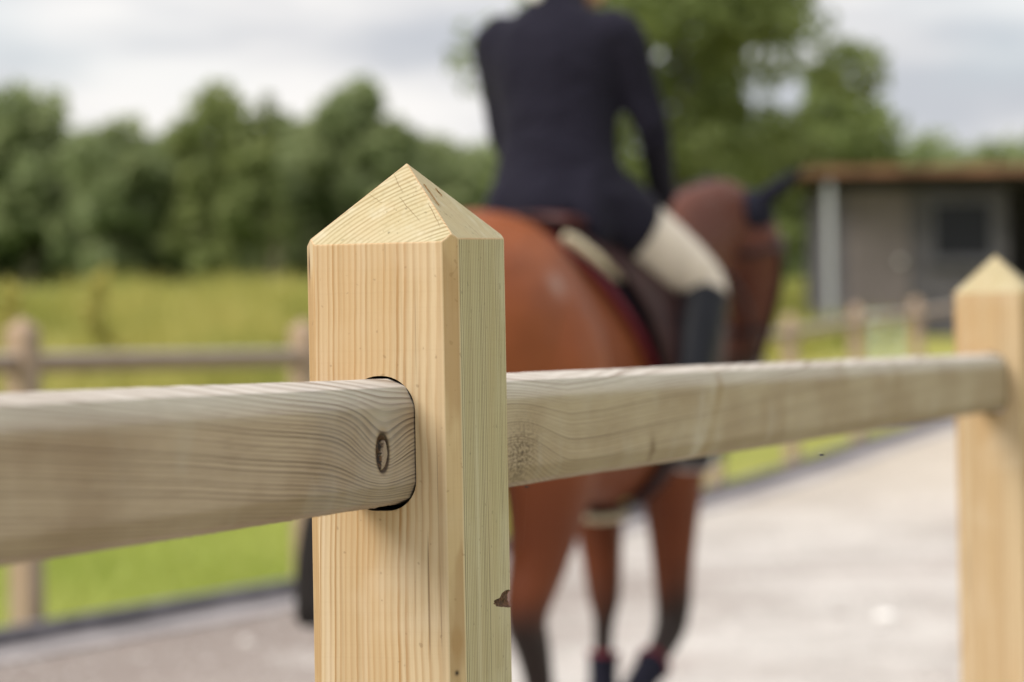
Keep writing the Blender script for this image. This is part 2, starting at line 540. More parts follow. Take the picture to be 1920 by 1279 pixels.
def make_post(detail=True, base=-0.3, old=False):
    slots = (m_old_front, m_old_side, m_old_front, m_hole, m_bark, m_old_front) if old else (m_post_front, m_post_side, m_post_top, m_hole, m_bark, m_post_edge)
    bm = bmesh.new()
    h = W / 2
    top = POST_Z0 + 0.0635
    bmesh.ops.create_cube(bm, size=1.0, matrix=Matrix.Translation((0, 0, (base + top) / 2)) @ Matrix.Diagonal((W, W, top - base, 1)))
    s = math.sqrt(0.5)
    for sx, sy in ((1, 1), (1, -1), (-1, 1), (-1, -1)):
        bisect_keep(bm, Vector((sx * h, sy * (h - CH), 0)), Vector((sx * s, sy * s, 0)))
    A = Vector((0.001, 0.0, top))
    for (c, e1, dz1, dz2) in (((0, -h), (1, 0), 0, 0), ((h, 0), (0, 1), 0.0022, 0.006), ((0, h), (-1, 0), 0.003, 0.001), ((-h, 0), (0, -1), 0, 0)):
        p1 = Vector((c[0] - e1[0] * h, c[1] - e1[1] * h, POST_Z0 + dz1))
        p2 = Vector((c[0] + e1[0] * h, c[1] + e1[1] * h, POST_Z0 + dz2))
        no = (p2 - p1).cross(A - p1).normalized()
        if no.z < 0: no = -no
        bisect_keep(bm, p1, no)
    for f in bm.faces:
        n = f.normal
        f.material_index = 2 if n.z > 0.3 else (1 if abs(n.x) > 0.9 else (0 if abs(n.y) > 0.9 else 5))
    if detail:
        es = [e for e in bm.edges if e.calc_length() > 0.004 and max(v.co.z for v in e.verts) > 0.2]
        bmesh.ops.bevel(bm, geom=es, offset=0.0008, segments=2, profile=0.6, affect='EDGES', clamp_overlap=True)
    for v in bm.verts: v.co.y = -h + (v.co.y + h) * 1.12
    bmesh.ops.recalc_face_normals(bm, faces=bm.faces[:])
    me = bpy.data.meshes.new("fence_post"); bm.to_mesh(me); bm.free()
    for m in slots: me.materials.append(m)
    # slot for the rails (and, on the front post, a bark pocket on the far right edge)
    def cutter(V, F, mi):
        cm = mesh("cut", V, F)
        for m in slots: cm.materials.append(m)
        for p in cm.polygons: p.material_index = mi
        o = bpy.data.objects.new("cut", cm); COL.objects.link(o); return o
    prof = rounded_rect(0.0273, (HOLE_Z1 - HOLE_Z0) / 2, 0.0265, 0.0225, 10)
    zc = (HOLE_Z0 + HOLE_Z1) / 2
    n = len(prof)
    V = [(p, -0.1, q + zc) for p, q in prof] + [(p, 0.1, q + zc) for p, q in prof]
    F = [tuple(range(n)), tuple(range(2 * n - 1, n - 1, -1))] + [(k, k + n, (k + 1) % n + n, (k + 1) % n) for k in range(n)]
    cuts = [cutter(V, F, 3)]
    if detail:
        bmk = bmesh.new()
        bmesh.ops.create_icosphere(bmk, subdivisions=3, radius=1.0)
        for v in bmk.verts:
            d = v.co.normalized()
            k = 1 + 0.35 * mnoise.noise(d * 2.3 + Vector((3, 1, 2))) + 0.15 * mnoise.noise(d * 6)
            v.co = Vector((0.0600 + 0.0045 * d.x * k, 0.052 + 0.032 * d.y * k, CAM_H - 0.1915 + 0.0070 * d.z * k * (0.6 + 0.5 * max(0, d.y + .6))))
        V = [tuple(v.co) for v in bmk.verts]; F = [tuple(v.index for v in f.verts) for f in bmk.faces]; bmk.free()
        cuts.append(cutter(V, F, 4))
    o = bpy.data.objects.new("tmp_post", me); COL.objects.link(o)
    for c_ in cuts:
        md = o.modifiers.new("b", 'BOOLEAN'); md.operation = 'DIFFERENCE'; md.object = c_; md.solver = 'EXACT'
        try: md.material_mode = 'INDEX'
        except Exception: pass
    dg = bpy.context.evaluated_depsgraph_get()
    out = bpy.data.meshes.new_from_object(o.evaluated_get(dg)); out.name = "fence_post"
    bpy.data.objects.remove(o)
    for c_ in cuts: bpy.data.objects.remove(c_)
    return out

KX, KZ, KR = -0.131, -0.0062, 0.0135        # the knot on the left rail (rail coordinates, visible face at y = -RAIL_HY)
def rail_wood(name, hero, seed):
    m, b = material(name)
    P, x, y, z = objco()
    early, late, tone = {'left': ((0.395, 0.305, 0.225), (0.075, 0.042, 0.025), (0.245, 0.165, 0.105)), 'right': ((0.39, 0.315, 0.22), (0.115, 0.072, 0.04), (0.29, 0.21, 0.13)), None: ((0.25, 0.19, 0.135), (0.11, 0.07, 0.045), (0.20, 0.145, 0.10))}[hero]
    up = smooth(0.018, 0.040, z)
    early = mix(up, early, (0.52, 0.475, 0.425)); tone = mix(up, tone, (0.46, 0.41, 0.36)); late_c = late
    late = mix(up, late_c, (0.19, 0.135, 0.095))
    big = noise(vec(x * 1.6 + seed, y * 4.0, z * 4.0), 1.0, 2) - 0.5
    fine = noise(vec(x * 9.0 + seed, y * 18.0, z * 18.0), 1.0, 2) - 0.5
    zz = z + big * 0.012 + fine * 0.0012
    if hero == 'left':
        ddx = x - KX; ddz = z - KZ
        g = exp(-(ddx * ddx) * (1 / 0.062 ** 2) - (ddz * ddz) * (1 / 0.030 ** 2))
        zz = zz + g * 0.021
        zc = -0.13 - 0.06 * x
    elif hero == 'right':
        ddx = x - 0.20; ddz = z + 0.018
        g = exp(-(ddx * ddx) * (1 / 0.10 ** 2) - (ddz * ddz) * (1 / 0.040 ** 2))
        zz = zz - g * 0.026 - mmax(0.35 - x, 0.0) * 0.06
        zc = -0.15 + 0.03 * x
    else:
        zc = -0.16 + 0.02 * x
    dy = y - 0.012; dz = zz - zc
    r = sqrt(dy * dy + dz * dz)
    wr = noise(vec(r * 120.0, seed * 1.0, 0.0), 1.0, 1) - 0.5
    per = 0.0030
    ph = r * (1.0 / per) + wr * 1.5
    ring = ring_profile(ph, 0.86)
    amp = (white(floor(ph)) * 0.65 + 0.35) * (noise(vec(x * 3.0 + seed, y * 12.0, z * 40.0), 1.0, 2) * 0.9 + 0.5)
    fib = noise(vec(x * 25.0, y * 800.0, z * 800.0), 1.0, 2)
    blot = noise(vec(x * 6.0 + seed, y * 10.0, z * 10.0), 1.0, 3)
    f = clamp01(ring * amp * (smooth(-0.40, -0.22, x) * 0.30 + 0.80)) if hero == 'left' else clamp01(ring * amp * 0.75)
    col = mix(smooth(0.4, 0.62, blot) * 0.6, early, tone)
    col = mix(smooth(0.5, 0.75, fib) * 0.22, col, tuple(c * 1.4 for c in late_c))
    col = mix(f, col, late)
    # planer / roller marks across the rail and a bluish stain
    rol = noise(vec(x * 22.0 + seed, y * 6.0, z * 14.0), 1.0, 3)
    col = mix(smooth(0.54, 0.72, rol) * 0.22, col, (0.38, 0.335, 0.28))
    # rail colour set paler and greyer towards the top, darker towards the underside
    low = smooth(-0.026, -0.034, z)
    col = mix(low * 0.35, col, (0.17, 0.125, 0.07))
    h = fib * 0.6 + f * 0.7
    if hero == 'left':
        rr = sqrt(ddx * ddx + ddz * ddz)
        halo = gauss(rr - KR * 1.55, 0.008)
        front = smooth(-0.010, -0.016, y)
        col = mix(halo * front * 0.25, col, (0.35, 0.295, 0.25))
        pale = gauss(ddx, 0.030) * gauss(ddz - 0.028, 0.007)
        col = mix(pale * front * 0.6, col, (0.38, 0.33, 0.265))
        rim = gauss(rr - KR, 0.0019)
        col = mix(rim * front, col, (0.035, 0.02, 0.012))
        inside = smooth(KR, KR * 0.9, rr) * front
        col = mix(inside, col, (0.06, 0.028, 0.012))
        blue = smooth(-0.30, -0.24, x) * smooth(0.2, 0.7, noise(P, 20.0, 2))
        col = mix(blue * front * 0.3 * smooth(KR * 1.15, KR * 1.5, rr), col, (0.30, 0.285, 0.28))
    if hero == 'right':
        k1 = gauss(x - 0.215 - (z * 0.5), 0.042) * gauss(z + 0.020, 0.023)
        spk = smooth(0.45, 0.6, noise(vec(x * 160.0, y * 300.0, z * 420.0), 1.0, 2))
        col = mix(k1 * spk * 0.9, col, (0.065, 0.038, 0.02))
        st = gauss(x - 0.86 - z * 1.0 + 0.02, 0.032)
        wob_ = smooth(0.3, 0.65, noise(vec(x * 40.0, y * 30.0, z * 30.0), 1.0, 3))
        col = mix(st * 0.6 * wob_, col, (0.42, 0.37, 0.31))
        st2 = gauss(x - 0.905 - z * 1.0 + 0.02, 0.016)
        col = mix(st2 * 0.55 * wob_, col, (0.22, 0.14, 0.05))
        kk = gauss(x - 0.63, 0.010) * gauss(z + 0.030, 0.012)
        col = mix(kk * 0.8, col, (0.12, 0.07, 0.03))
        for kx, kw, c_ in ((1.16, 0.018, (0.42, 0.37, 0.31)), (1.55, 0.03, (0.22, 0.15, 0.065)), (1.92, 0.03, (0.22, 0.155, 0.07)), (2.3, 0.03, (0.21, 0.16, 0.085))):
            col = mix(gauss(x - kx - z * 0.3 + (blot - 0.5) * 0.10, kw) * 0.35 * wob_, col, c_)
    plug(b, 'Base Color', col)
    plug(b, 'Roughness', 0.72); b.inputs['Specular IOR Level'].default_value = 0.25
    bump(b, h, 0.4, 0.0007)
    return m

def make_rail(x0, x1, xs, hero=None, seed=1.0):
    n = 10
    prof = eased_rect(RAIL_HY, RAIL_HZ, 0.0205, 0.0165)
    # subdivide the long straight of the visible face
    pr = []
    for i, p in enumerate(prof):
        q = prof[(i + 1) % len(prof)]
        d = math.hypot(q[0] - p[0], q[1] - p[1])
        k = max(1, int(round(d / (0.0016 if (hero == 'left' and p[0] < -0.02 and q[0] < -0.02) else 0.008))))
        for j in range(k): pr.append((p[0] + (q[0] - p[0]) * j / k, p[1] + (q[1] - p[1]) * j / k))
    n = len(pr)
    V, F = [], []
    for xx in xs:
        for (yy, zz_) in pr:
            d = Vector((yy, zz_)).normalized()
            w = 0.0007 * mnoise.noise(Vector((xx * 3 + seed * 7, yy * 15, zz_ * 15))) + 0.0003 * mnoise.noise(Vector((xx * 30, yy * 60, zz_ * 60 + seed)))
            y2, z2 = yy + d.x * w, zz_ + d.y * w
            if zz_ < -RAIL_HZ + 0.003 and hero == 'left':
                z2 += 0.0008 * mnoise.noise(Vector((xx * 260, yy * 90, 3)))
            if hero == 'left' and yy < -0.024:
                rr = math.hypot(xx - KX, zz_ - KZ)
                ang = math.atan2(zz_ - KZ, xx - KX)
                edge = KR * (1 + 0.06 * math.sin(3 * ang + 1))
                t = min(1.0, max(0.0, (edge - rr) / 0.0022))
                y2 += 0.0052 * t * (0.8 + 0.5 * mnoise.noise(Vector((xx * 300, zz_ * 300, 1))))
                y2 -= 0.0007 * math.exp(-((rr - KR * 1.4) / 0.006) ** 2)
            V.append((xx, y2, z2))
    m = len(xs)
    for i in range(m - 1):
        for k in range(n):
            k2 = (k + 1) % n
            F.append((i * n + k, (i + 1) * n + k, (i + 1) * n + k2, i * n + k2))
    F.append(tuple(range(n))); F.append(tuple((m - 1) * n + k for k in range(n - 1, -1, -1)))
    me = mesh("fence_rail", V, F, True)
    return me

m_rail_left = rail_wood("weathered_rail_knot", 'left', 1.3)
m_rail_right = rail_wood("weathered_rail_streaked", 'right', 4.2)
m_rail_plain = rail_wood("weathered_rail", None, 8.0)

SPACING = 2.975
near = empty("wooden_fence", FENCE0, 0)
near.rotation_euler = (0, 0, -TH)             # local x = right face normal, local y = along the fence
tag(near, "pale new pine post and rail fence in the foreground with pointed square posts", "fence")
post_hero = make_post(True)
post_plain = make_post(False)
p1 = obj("fence_post", post_hero, near); p1["label"] = "sharp pale pine post with chamfered corners and four-sided pointed top"
for k in (1, -1, 2, 3):
    o = obj("fence_post", post_plain, near, None, (0, SPACING * k, 0))
    if k == 1: o["label"] = "blurred pine post at the right edge holding the far end of the rail"
def rail_obj(me, mat, k0, parent, lab=None):
    o = obj("fence_rail", me, parent, mat, (0, k0, RAIL_ZC), R(90))
    if lab: o["label"] = lab
    return o
xsl = np.unique(np.round(np.concatenate([np.linspace(-2.973, -0.5, 40), np.linspace(-0.5, -0.16, 80), np.arange(-0.16, -0.10, 0.0012), np.linspace(-0.10, -0.003, 50)]), 5))
xsr = np.linspace(0.003, 2.972, 260)
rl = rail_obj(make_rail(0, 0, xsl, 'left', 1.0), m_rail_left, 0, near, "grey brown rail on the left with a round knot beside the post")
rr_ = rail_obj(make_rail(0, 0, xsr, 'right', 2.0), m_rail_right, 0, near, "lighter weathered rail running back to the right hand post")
plain_rail = make_rail(0, 0, np.linspace(0.003, 2.972, 120), None, 3.0)
plain_rail.materials.append(m_rail_plain)
for k in (1, 2):
    obj("fence_rail", plain_rail, near, None, (0, SPACING * k, RAIL_ZC), R(90))

# the loose plug of the knot, sitting low and to the right inside the pit
m_knot, b = material("knot_plug")
P, x, y, z = objco()
rk = sqrt((x - 0.002) * (x - 0.002) + z * z)
kc = mix(ring_profile(rk * 420.0 + noise(P, 200.0, 2) * 1.5, 0.8) * 0.5, (0.27, 0.20, 0.15), (0.15, 0.095, 0.06))
gone_c = smooth(-0.0006, 0.0012, x * -0.9 + z * 0.45 + 0.0026 + (noise(P, 170.0, 3) - 0.5) * 0.008)
kc = mix(gone_c, kc, mix(smooth(0.45, 0.65, noise(P, 420.0, 3)), (0.016, 0.007, 0.003), (0.11, 0.05, 0.016)))
plug(b, 'Base Color', kc); plug(b, 'Roughness', 0.8); bump(b, noise(P, 500.0, 3), 0.5, 0.0008)
V, F = [], []
NA, NRg = 40, 8
V.append((0.0015, 0.0002, 0))
for j in range(1, NRg + 1):
    for k in range(NA):
        a = 2 * math.pi * k / NA
        rad = KR * 0.86 * j / NRg * (1 + 0.05 * math.sin(3 * a + 1) + 0.03 * mnoise.noise(Vector((math.cos(a) * 3, math.sin(a) * 3, 0))))
        px_, pz_ = rad * math.cos(a) + 0.0008, rad * math.sin(a) - 0.0003
        # the upper left of the plug has rotted away
        gone = max(0.0, min(1.0, (-px_ * 0.9 + pz_ * 0.45 + 0.0026 + 0.003 * mnoise.noise(Vector((px_ * 160, pz_ * 160, 5)))) / 0.0018))
        V.append((px_, 0.0002 + 0.0038 * gone + 0.0006 * (j == NRg) + 0.0004 * mnoise.noise(Vector((px_ * 200, pz_ * 200, 2))), pz_))
for k in range(NA): F.append((0, 1 + k, 1 + (k + 1) % NA))
for j in range(NRg - 1):
    for k in range(NA):
        a0 = 1 + j * NA
        F.append((a0 + k, a0 + NA + k, a0 + NA + (k + 1) % NA, a0 + (k + 1) % NA))
base = len(V)
for k in range(NA):
    v = V[1 + (NRg - 1) * NA + k]; V.append((v[0], 0.008, v[2]))
for k in range(NA): F.append((1 + (NRg - 1) * NA + k, base + k, base + (k + 1) % NA, 1 + (NRg - 1) * NA + (k + 1) % NA))
kn = obj("knot", mesh("knot", V, F, True), rl, m_knot, (KX, -RAIL_HY, KZ))

# cracks in the cap: thin dark slits following the picture's checks
m_crack = simple("crack_dark", (0.17, 0.11, 0.05), 0.9)
def on_front_cap(u, t):
    """u across (-1..1 of the half width), t from shoulder (0) to apex (1) on the front slope"""
    zz = POST_Z0 + 0.0635 * t
    return Vector((u * W / 2 + 0.001 * t, -W / 2 + W / 2 * 1.12 * t - 0.00018, zz + 0.00011))
def crack(fn, pts, wid):
    V, F = [], []
    P3 = [fn(*p) for p in pts]
    nrm = ((fn(0.1, 0.2) - fn(-0.1, 0.2)).cross(fn(0, 0.4) - fn(0, 0.2))).normalized()
    n = len(P3)
    for i, p in enumerate(P3):
        t = (P3[min(i + 1, n - 1)] - P3[max(i - 1, 0)]).normalized()
        s = t.cross(nrm).normalized()
        ww = wid * (0.15 + math.sin(math.pi * (i + 0.25) / (n - 0.5))) * random.uniform(0.6, 1.3)
        V += [p - s * ww, p + s * ww, p + s * ww - nrm * 0.0012, p - s * ww - nrm * 0.0012]
    for i in range(n - 1):
        a, c_ = i * 4, i * 4 + 4
        F += [(a + k, a + (k + 1) % 4, c_ + (k + 1) % 4, c_ + k) for k in range(4)]
    F += [(0, 1, 2, 3), ((n - 1) * 4 + 3, (n - 1) * 4 + 2, (n - 1) * 4 + 1, (n - 1) * 4)]
    return V, F
def wig(p, q, n=9, a=0.006):
    return [(p[0] + (q[0] - p[0]) * i / (n - 1) + random.uniform(-a, a), p[1] + (q[1] - p[1]) * i / (n - 1) + random.uniform(-a, a)) for i in range(n)]
def on_right_cap(v, t):
    zz = POST_Z0 + 0.004 + 0.0595 * t
    return Vector((W / 2 * (1 - t) + 0.001 * t + 0.0008, -W / 2 + (v + 1) * W / 2 * 1.12, zz + 0.0008))
parts = [crack(on_front_cap, wig((-0.12, 0.867), (0.09, 0.627)), 0.00013),
         crack(on_front_cap, wig((0.057, 0.578), (0.468, 0.253)), 0.00011),
         crack(on_front_cap, wig((0.487, 0.48), (0.754, 0.18)), 0.00017),
         crack(on_front_cap, wig((-0.35, 0.62), (-0.145, 0.50)), 0.00006)]
def on_right_cap(v, t):
    zz = POST_Z0 + 0.004 + 0.0595 * t
    return Vector((W / 2 * (1 - t) + 0.001 * t + 0.0008, -W / 2 + (v + 1) * W / 2 * 1.12, zz + 0.0008))
def flip(vf): return vf
rparts = [crack(on_right_cap, wig((-0.20, 0.70), (-0.42, 0.42), 9, .01), 0.00006), crack(on_right_cap, wig((0.10, 0.66), (0.06, 0.56), 7, .01), 0.00006)]
for nm_parts in [parts, rparts]:
    V, F = join(nm_parts)
    o = obj("crack", mesh("crack", V, F), p1, m_crack)

# ------------------------------------------------------------------ far fence (other side of the path)
far = empty("wooden_fence", (0, 0, 0))
tag(far, "blurred low pine post and single rail fence along the far side of the path", "fence")
far_pts = FAR[0:12]
far_pts = [(-6.6, 3.5), (-5.5, 6.2), (-4.4, 8.9)] + FAR[1:12]
fp = make_post(False, base=-0.35, old=True)
m_far_front = m_post_front
bmv = fp
for i, (fx, fy) in enumerate(far_pts):
    a = far_pts[max(i - 1, 0)]; c_ = far_pts[min(i + 1, len(far_pts) - 1)]
    ang = -math.atan2(c_[0] - a[0], c_[1] - a[1])
    g = gz(fx, fy) + (0.05 if fy < 20 else 0.03)
    obj("fence_post", fp, far, None, (fx, fy, g), ang)
for i in range(len(far_pts) - 1):
    a, c_ = far_pts[i], far_pts[i + 1]
    za, zb = gz(*a) + 0.05, gz(*c_) + 0.05
    d = Vector((c_[0] - a[0], c_[1] - a[1], zb - za)); L = d.length
    o = obj("fence_rail", plain_rail, far, None, (a[0], a[1], za + RAIL_ZC))
    M = Matrix.Rotation(math.atan2(d.y, d.x), 4, 'Z') @ Matrix.Rotation(-math.asin(d.z / L), 4, 'Y') @ Matrix.Diagonal((L / 2.975, 1, 1, 1))
    o.matrix_local = Matrix.Translation((a[0], a[1], za + RAIL_ZC)) @ M

# ------------------------------------------------------------------ vegetation
def leaf_material(name, cols, trans=0.35):
    m, b = material(name)
    c_, f_ = attr('tint')
    col = mix(smooth(0.0, 0.5, f_), cols[0], cols[1])
    col = mix(smooth(0.5, 1.0, f_), col, cols[2])
    out = [n for n in T.t.nodes if n.type == 'OUTPUT_MATERIAL'][0]
    plug(b, 'Base Color', col); plug(b, 'Roughness', 0.55); b.inputs['Specular IOR Level'].default_value = 0.3
    tr = T.t.nodes.new('ShaderNodeBsdfTranslucent'); T.t.links.new(col.s, tr.inputs[0])
    mx = T.t.nodes.new('ShaderNodeMixShader'); mx.inputs[0].default_value = trans
    T.t.links.new(b.outputs[0], mx.inputs[1]); T.t.links.new(tr.outputs[0], mx.inputs[2])
    T.t.links.new(mx.outputs[0], out.inputs[0])
    return m

m_leaf_a = leaf_material("leaves_mid_green", [(0.14, 0.18, 0.06), (0.22, 0.27, 0.09), (0.33, 0.38, 0.14)], 0.6)
m_leaf_b = leaf_material("leaves_grey_green", [(0.20, 0.245, 0.115), (0.29, 0.34, 0.16), (0.40, 0.44, 0.22)], 0.55)
m_leaf_c = leaf_material("leaves_yellow_green", [(0.17, 0.21, 0.075), (0.26, 0.30, 0.11), (0.36, 0.39, 0.165)], 0.55)
m_trunk = simple("tree_bark", (0.12, 0.095, 0.07), 0.95, 0.35, 8)
m_blade = leaf_material("grass_blades", [(0.28, 0.335, 0.065), (0.40, 0.435, 0.115), (0.53, 0.52, 0.20)], 0.35)
m_weed = leaf_material("meadow_blades", [(0.25, 0.27, 0.06), (0.36, 0.35, 0.085), (0.48, 0.43, 0.13)], 0.35)

def leaf_cloud(centers, radii, n_each, size, r):
    """leaf-sized quads spread through clumps, denser towards each clump's skin"""
    C = np.repeat(np.asarray(centers, float), n_each, axis=0)
    Rr = np.repeat(np.asarray(radii, float), n_each)
    n = len(C)
    d = r.normal(size=(n, 3)); d /= np.linalg.norm(d, axis=1)[:, None]
    rad = Rr * (0.25 + 0.8 * r.random(n) ** 0.5)
    p = C + d * rad[:, None] * np.array((1, 1, 0.8))
    u = d + 0.9 * r.normal(size=(n, 3)); 
    nrm = u / np.linalg.norm(u, axis=1)[:, None]
    a = np.cross(nrm, r.normal(size=(n, 3))); a /= np.linalg.norm(a, axis=1)[:, None] + 1e-9
    b_ = np.cross(nrm, a)
    s = size * (0.6 + 0.8 * r.random(n))[:, None]
    q = np.stack([p - a * s, p + b_ * s * 0.55, p + a * s, p - b_ * s * 0.55], 1).reshape(-1, 3)
    clump_t = np.repeat(r.random(len(centers)), n_each)
    tint = np.clip(0.5 * clump_t + 0.5 * r.random(n), 0, 1)
    return q, np.repeat(tint, 4)

def leaf_mesh(name, q, tint):
    me = fast_mesh(name, q, 4); point_attr(me, 'tint', tint); return me

def tree(px, y, top_px, width_px, mat, label, seed, n_leaf=2600, leaf=0.22, shape='round', cat="tree", group=None, name="broadleaf_tree", low=0.22, gaps=1.0, hor=None):
    r = np.random.default_rng(seed)
    s = FPX / y
    x = X_at(px, y)
    hpx = (658 - 0.018 * (px - 960)) if hor is None else hor
    g = gz(x, y)
    top = CAM_H + (hpx - top_px) / s
    h = top - g
    w = width_px / s / 2
    t = empty(name, (x, y, g))
    tag(t, label, cat, group)
    c0 = low * h
    nc = 26 if n_leaf < 5000 else (46 if n_leaf < 10000 else 90)
    cs, rs = [], []
    for i in range(nc):
        if shape == 'spike':
            f = 0.9 * i / nc; zc = c0 + (h - c0) * f; ww = w * (1 - 0.75 * f)
            a = r.random() * 6.283; cs.append((math.cos(a) * ww * .6, math.sin(a) * ww * .6, zc)); rs.append(ww * 0.75 + 0.16)
        else:
            while True:
                d = r.uniform(-1, 1, 3)
                if d.dot(d) < 1: break
            k = 0.82
            zc = c0 + (h - c0) * (0.5 + 0.5 * d[2] * 0.95)
            wide = math.sqrt(max(0.05, 1 - (abs((zc - c0) / (h - c0) - 0.42) / 0.66) ** 2.2))
            cs.append((d[0] * w * k * wide, d[1] * w * k * wide, zc)); rs.append(w * r.uniform(0.16, 0.42) / gaps)
    q, tint = leaf_cloud(cs, rs, n_leaf // nc, leaf, r)
    obj("crown", leaf_mesh("crown", q, tint), t, mat)
    tr = [(0, 0, -0.3, 0.035 * h, 0.035 * h), (0.02 * h, 0, 0.2 * h, 0.024 * h, 0.024 * h), (-0.01 * h, 0.01 * h, 0.5 * h, 0.016 * h, 0.016 * h), (0, 0, 0.85 * h, 0.004 * h, 0.004 * h)]
    pp = [loft(tr, (1, 0, 0), 8, 3)]
    for i in range(6):
        c_ = cs[r.integers(len(cs))]
        z0 = h * r.uniform(0.22, 0.5)
        pp.append(tube([(0, 0, z0), (c_[0] * .5, c_[1] * .5, (z0 + c_[2]) / 2 + .05 * h), c_], [0.011 * h, 0.007 * h, 0.002 * h], 6, 2))
    V, F = join(pp)
    obj("trunk", mesh("trunk", V, F, True), t, m_trunk)
    return t

# big tree behind the rider
tree(1290, 62, -150, 840, m_leaf_a, "large loose-crowned green tree rising behind the rider, sky showing through its leaves", 11,
     n_leaf=9500, leaf=0.15, low=0.30, gaps=1.45)
# the far tree line
LINE = [
    (-70, 154, 190, 260, m_leaf_b, "tree cut off by the left edge of the photo in the far tree line", 20),
    (55, 150, 160, 290, m_leaf_b, "broad grey-green tree at the left end of the far tree line", 21),
    (205, 146, 192, 240, m_leaf_b, "rounded green tree second from the left edge in the far tree line", 22),
    (315, 158, 222, 250, m_leaf_b, "low tree filling the dip left of the tallest part of the tree line", 23),
    (425, 145, 165, 270, m_leaf_c, "tall yellowish green tree left of the thin spire in the tree line", 24),
    (560, 155, 205, 230, m_leaf_b, "lower tree just right of the thin spire in the tree line", 26),
    (668, 148, 162, 250, m_leaf_b, "domed tree directly above the pointed post in the tree line", 27),
    (780, 156, 235, 230, m_leaf_b, "sloping tree between the domed tree and the rider in the tree line", 28),
    (890, 150, 275, 230, m_leaf_b, "short tree against the left side of the rider's back in the tree line", 29),
]
for px, yy, tp, wp, mt, lb, sd in LINE:
    tree(px, yy, tp, wp, mt, lb, sd, n_leaf=6500, leaf=0.34, low=0.0, group="trees of the far tree line")
tree(515, 143, 135, 46, m_leaf_c, "thin spire-like tree poking above the far tree line", 25, n_leaf=1800, leaf=0.16, shape='spike', low=0.05, group="trees of the far tree line")
tree(1090, 92, 250, 380, m_leaf_a, "bushy green tree low behind the rider's waist", 31, n_leaf=3500, leaf=0.24, low=0.03)
tree(1340, 84, 200, 420, m_leaf_c, "bushy light green tree behind the horse's neck", 32, n_leaf=3500, leaf=0.22, low=0.03)
tree(1570, 78, 95, 400, m_leaf_a, "dark green bushy tree between the horse's ear and the hut", 33, n_leaf=4200, leaf=0.2, low=0.03)
tree(1850, 130, 236, 330, m_leaf_b, "green tree top showing above the right end of the hut roof", 34, n_leaf=3000, leaf=0.25, low=0.05)
tree(1990, 135, 230, 200, m_leaf_b, "green tree behind the hut beyond the right edge of the roof", 35, n_leaf=2500, leaf=0.25, low=0.05)

# dark understorey under the tree line
def wood_mass(name, n, x0, x1, y0, y1, hmin, hmax, mat, leaf, seed, per):
    r = np.random.default_rng(seed)
    cs, rs = [], []
    for i in range(n):
        yy = r.uniform(y0, y1); xx = X_at(r.uniform(x0, x1), yy); g = gz(xx, yy)
        h = r.uniform(hmin, hmax)
        for k in range(3):
            cs.append((xx + r.normal() * .6, yy + r.normal() * .6, g + h * (k + .4) / 3)); rs.append(1.3)
    q, t = leaf_cloud(cs, rs, per, leaf, r)
    o = obj(name, leaf_mesh(name, q, t * 0.8), None, mat)
    tag(o, "dark undergrowth filling the foot of the far tree line", "undergrowth", kind='stuff'); return o
wood_mass("undergrowth", 520, -500, 2050, 150, 172, 4.0, 7.8, m_leaf_b, 0.36, 41, 70)

# lawn and meadow blades
def blades(name, n, region, hrange, wid, mat, seed, label, clump=None):
    r = np.random.default_rng(seed)
    P = []
    while sum(len(p) for p in P) < n:
        yy = region[0] + (region[1] - region[0]) * r.random(n * 2) ** 1.3
        q = r.uniform(region[2], region[3], n * 2)
        xx = fence_x(yy) - q
        ok = np.abs(xx / yy * FPX) < 1150
        P.append(np.stack([xx[ok], yy[ok]], 1))
    P = np.concatenate(P)[:n]
    if clump:
        k = np.sin(P[:, 0] * 1.7 + np.sin(P[:, 1] * .6) * 2) * np.sin(P[:, 1] * .9 + 1) 
        hs = (0.6 + 0.5 * k)
    else: hs = np.ones(n)
    z = ground_z(P[:, 0], P[:, 1])
    a = r.random(n) * 6.283
    h = r.uniform(*hrange, n) * hs
    base = np.stack([P[:, 0], P[:, 1], z - 0.01], 1)
    sx = np.stack([np.cos(a), np.sin(a), 0 * a], 1) * wid * (0.6 + r.random(n))[:, None]
    lean = np.stack([r.normal(size=n), r.normal(size=n), 0 * a], 1) * 0.3 * h[:, None]
    tip = base + lean + np.stack([0 * a, 0 * a, h], 1)
    V = np.stack([base - sx, base + sx, tip], 1).reshape(-1, 3)
    me = fast_mesh(name, V, 3)
    pat = 0.5 + 0.5 * np.sin(P[:, 0] * 0.9 + 1.3 * np.sin(P[:, 1] * 0.35))
    point_attr(me, 'tint', np.repeat(np.clip(0.45 * r.random(n) + 0.55 * pat, 0, 1), 3))
    o = obj(name, me, None, mat); tag(o, label, "grass", kind='stuff'); return o
blades("lawn_grass", 90000, (11, 34, 0.06, 9), (0.03, 0.07), 0.012, m_blade, 51, "short bright green mown grass between the far fence and the rough meadow")
blades("meadow_grass", 60000, (26, 85, 5, 28), (0.35, 0.95), 0.03, m_weed, 52, "tall yellowish rough grass and weeds on the rising field", True)

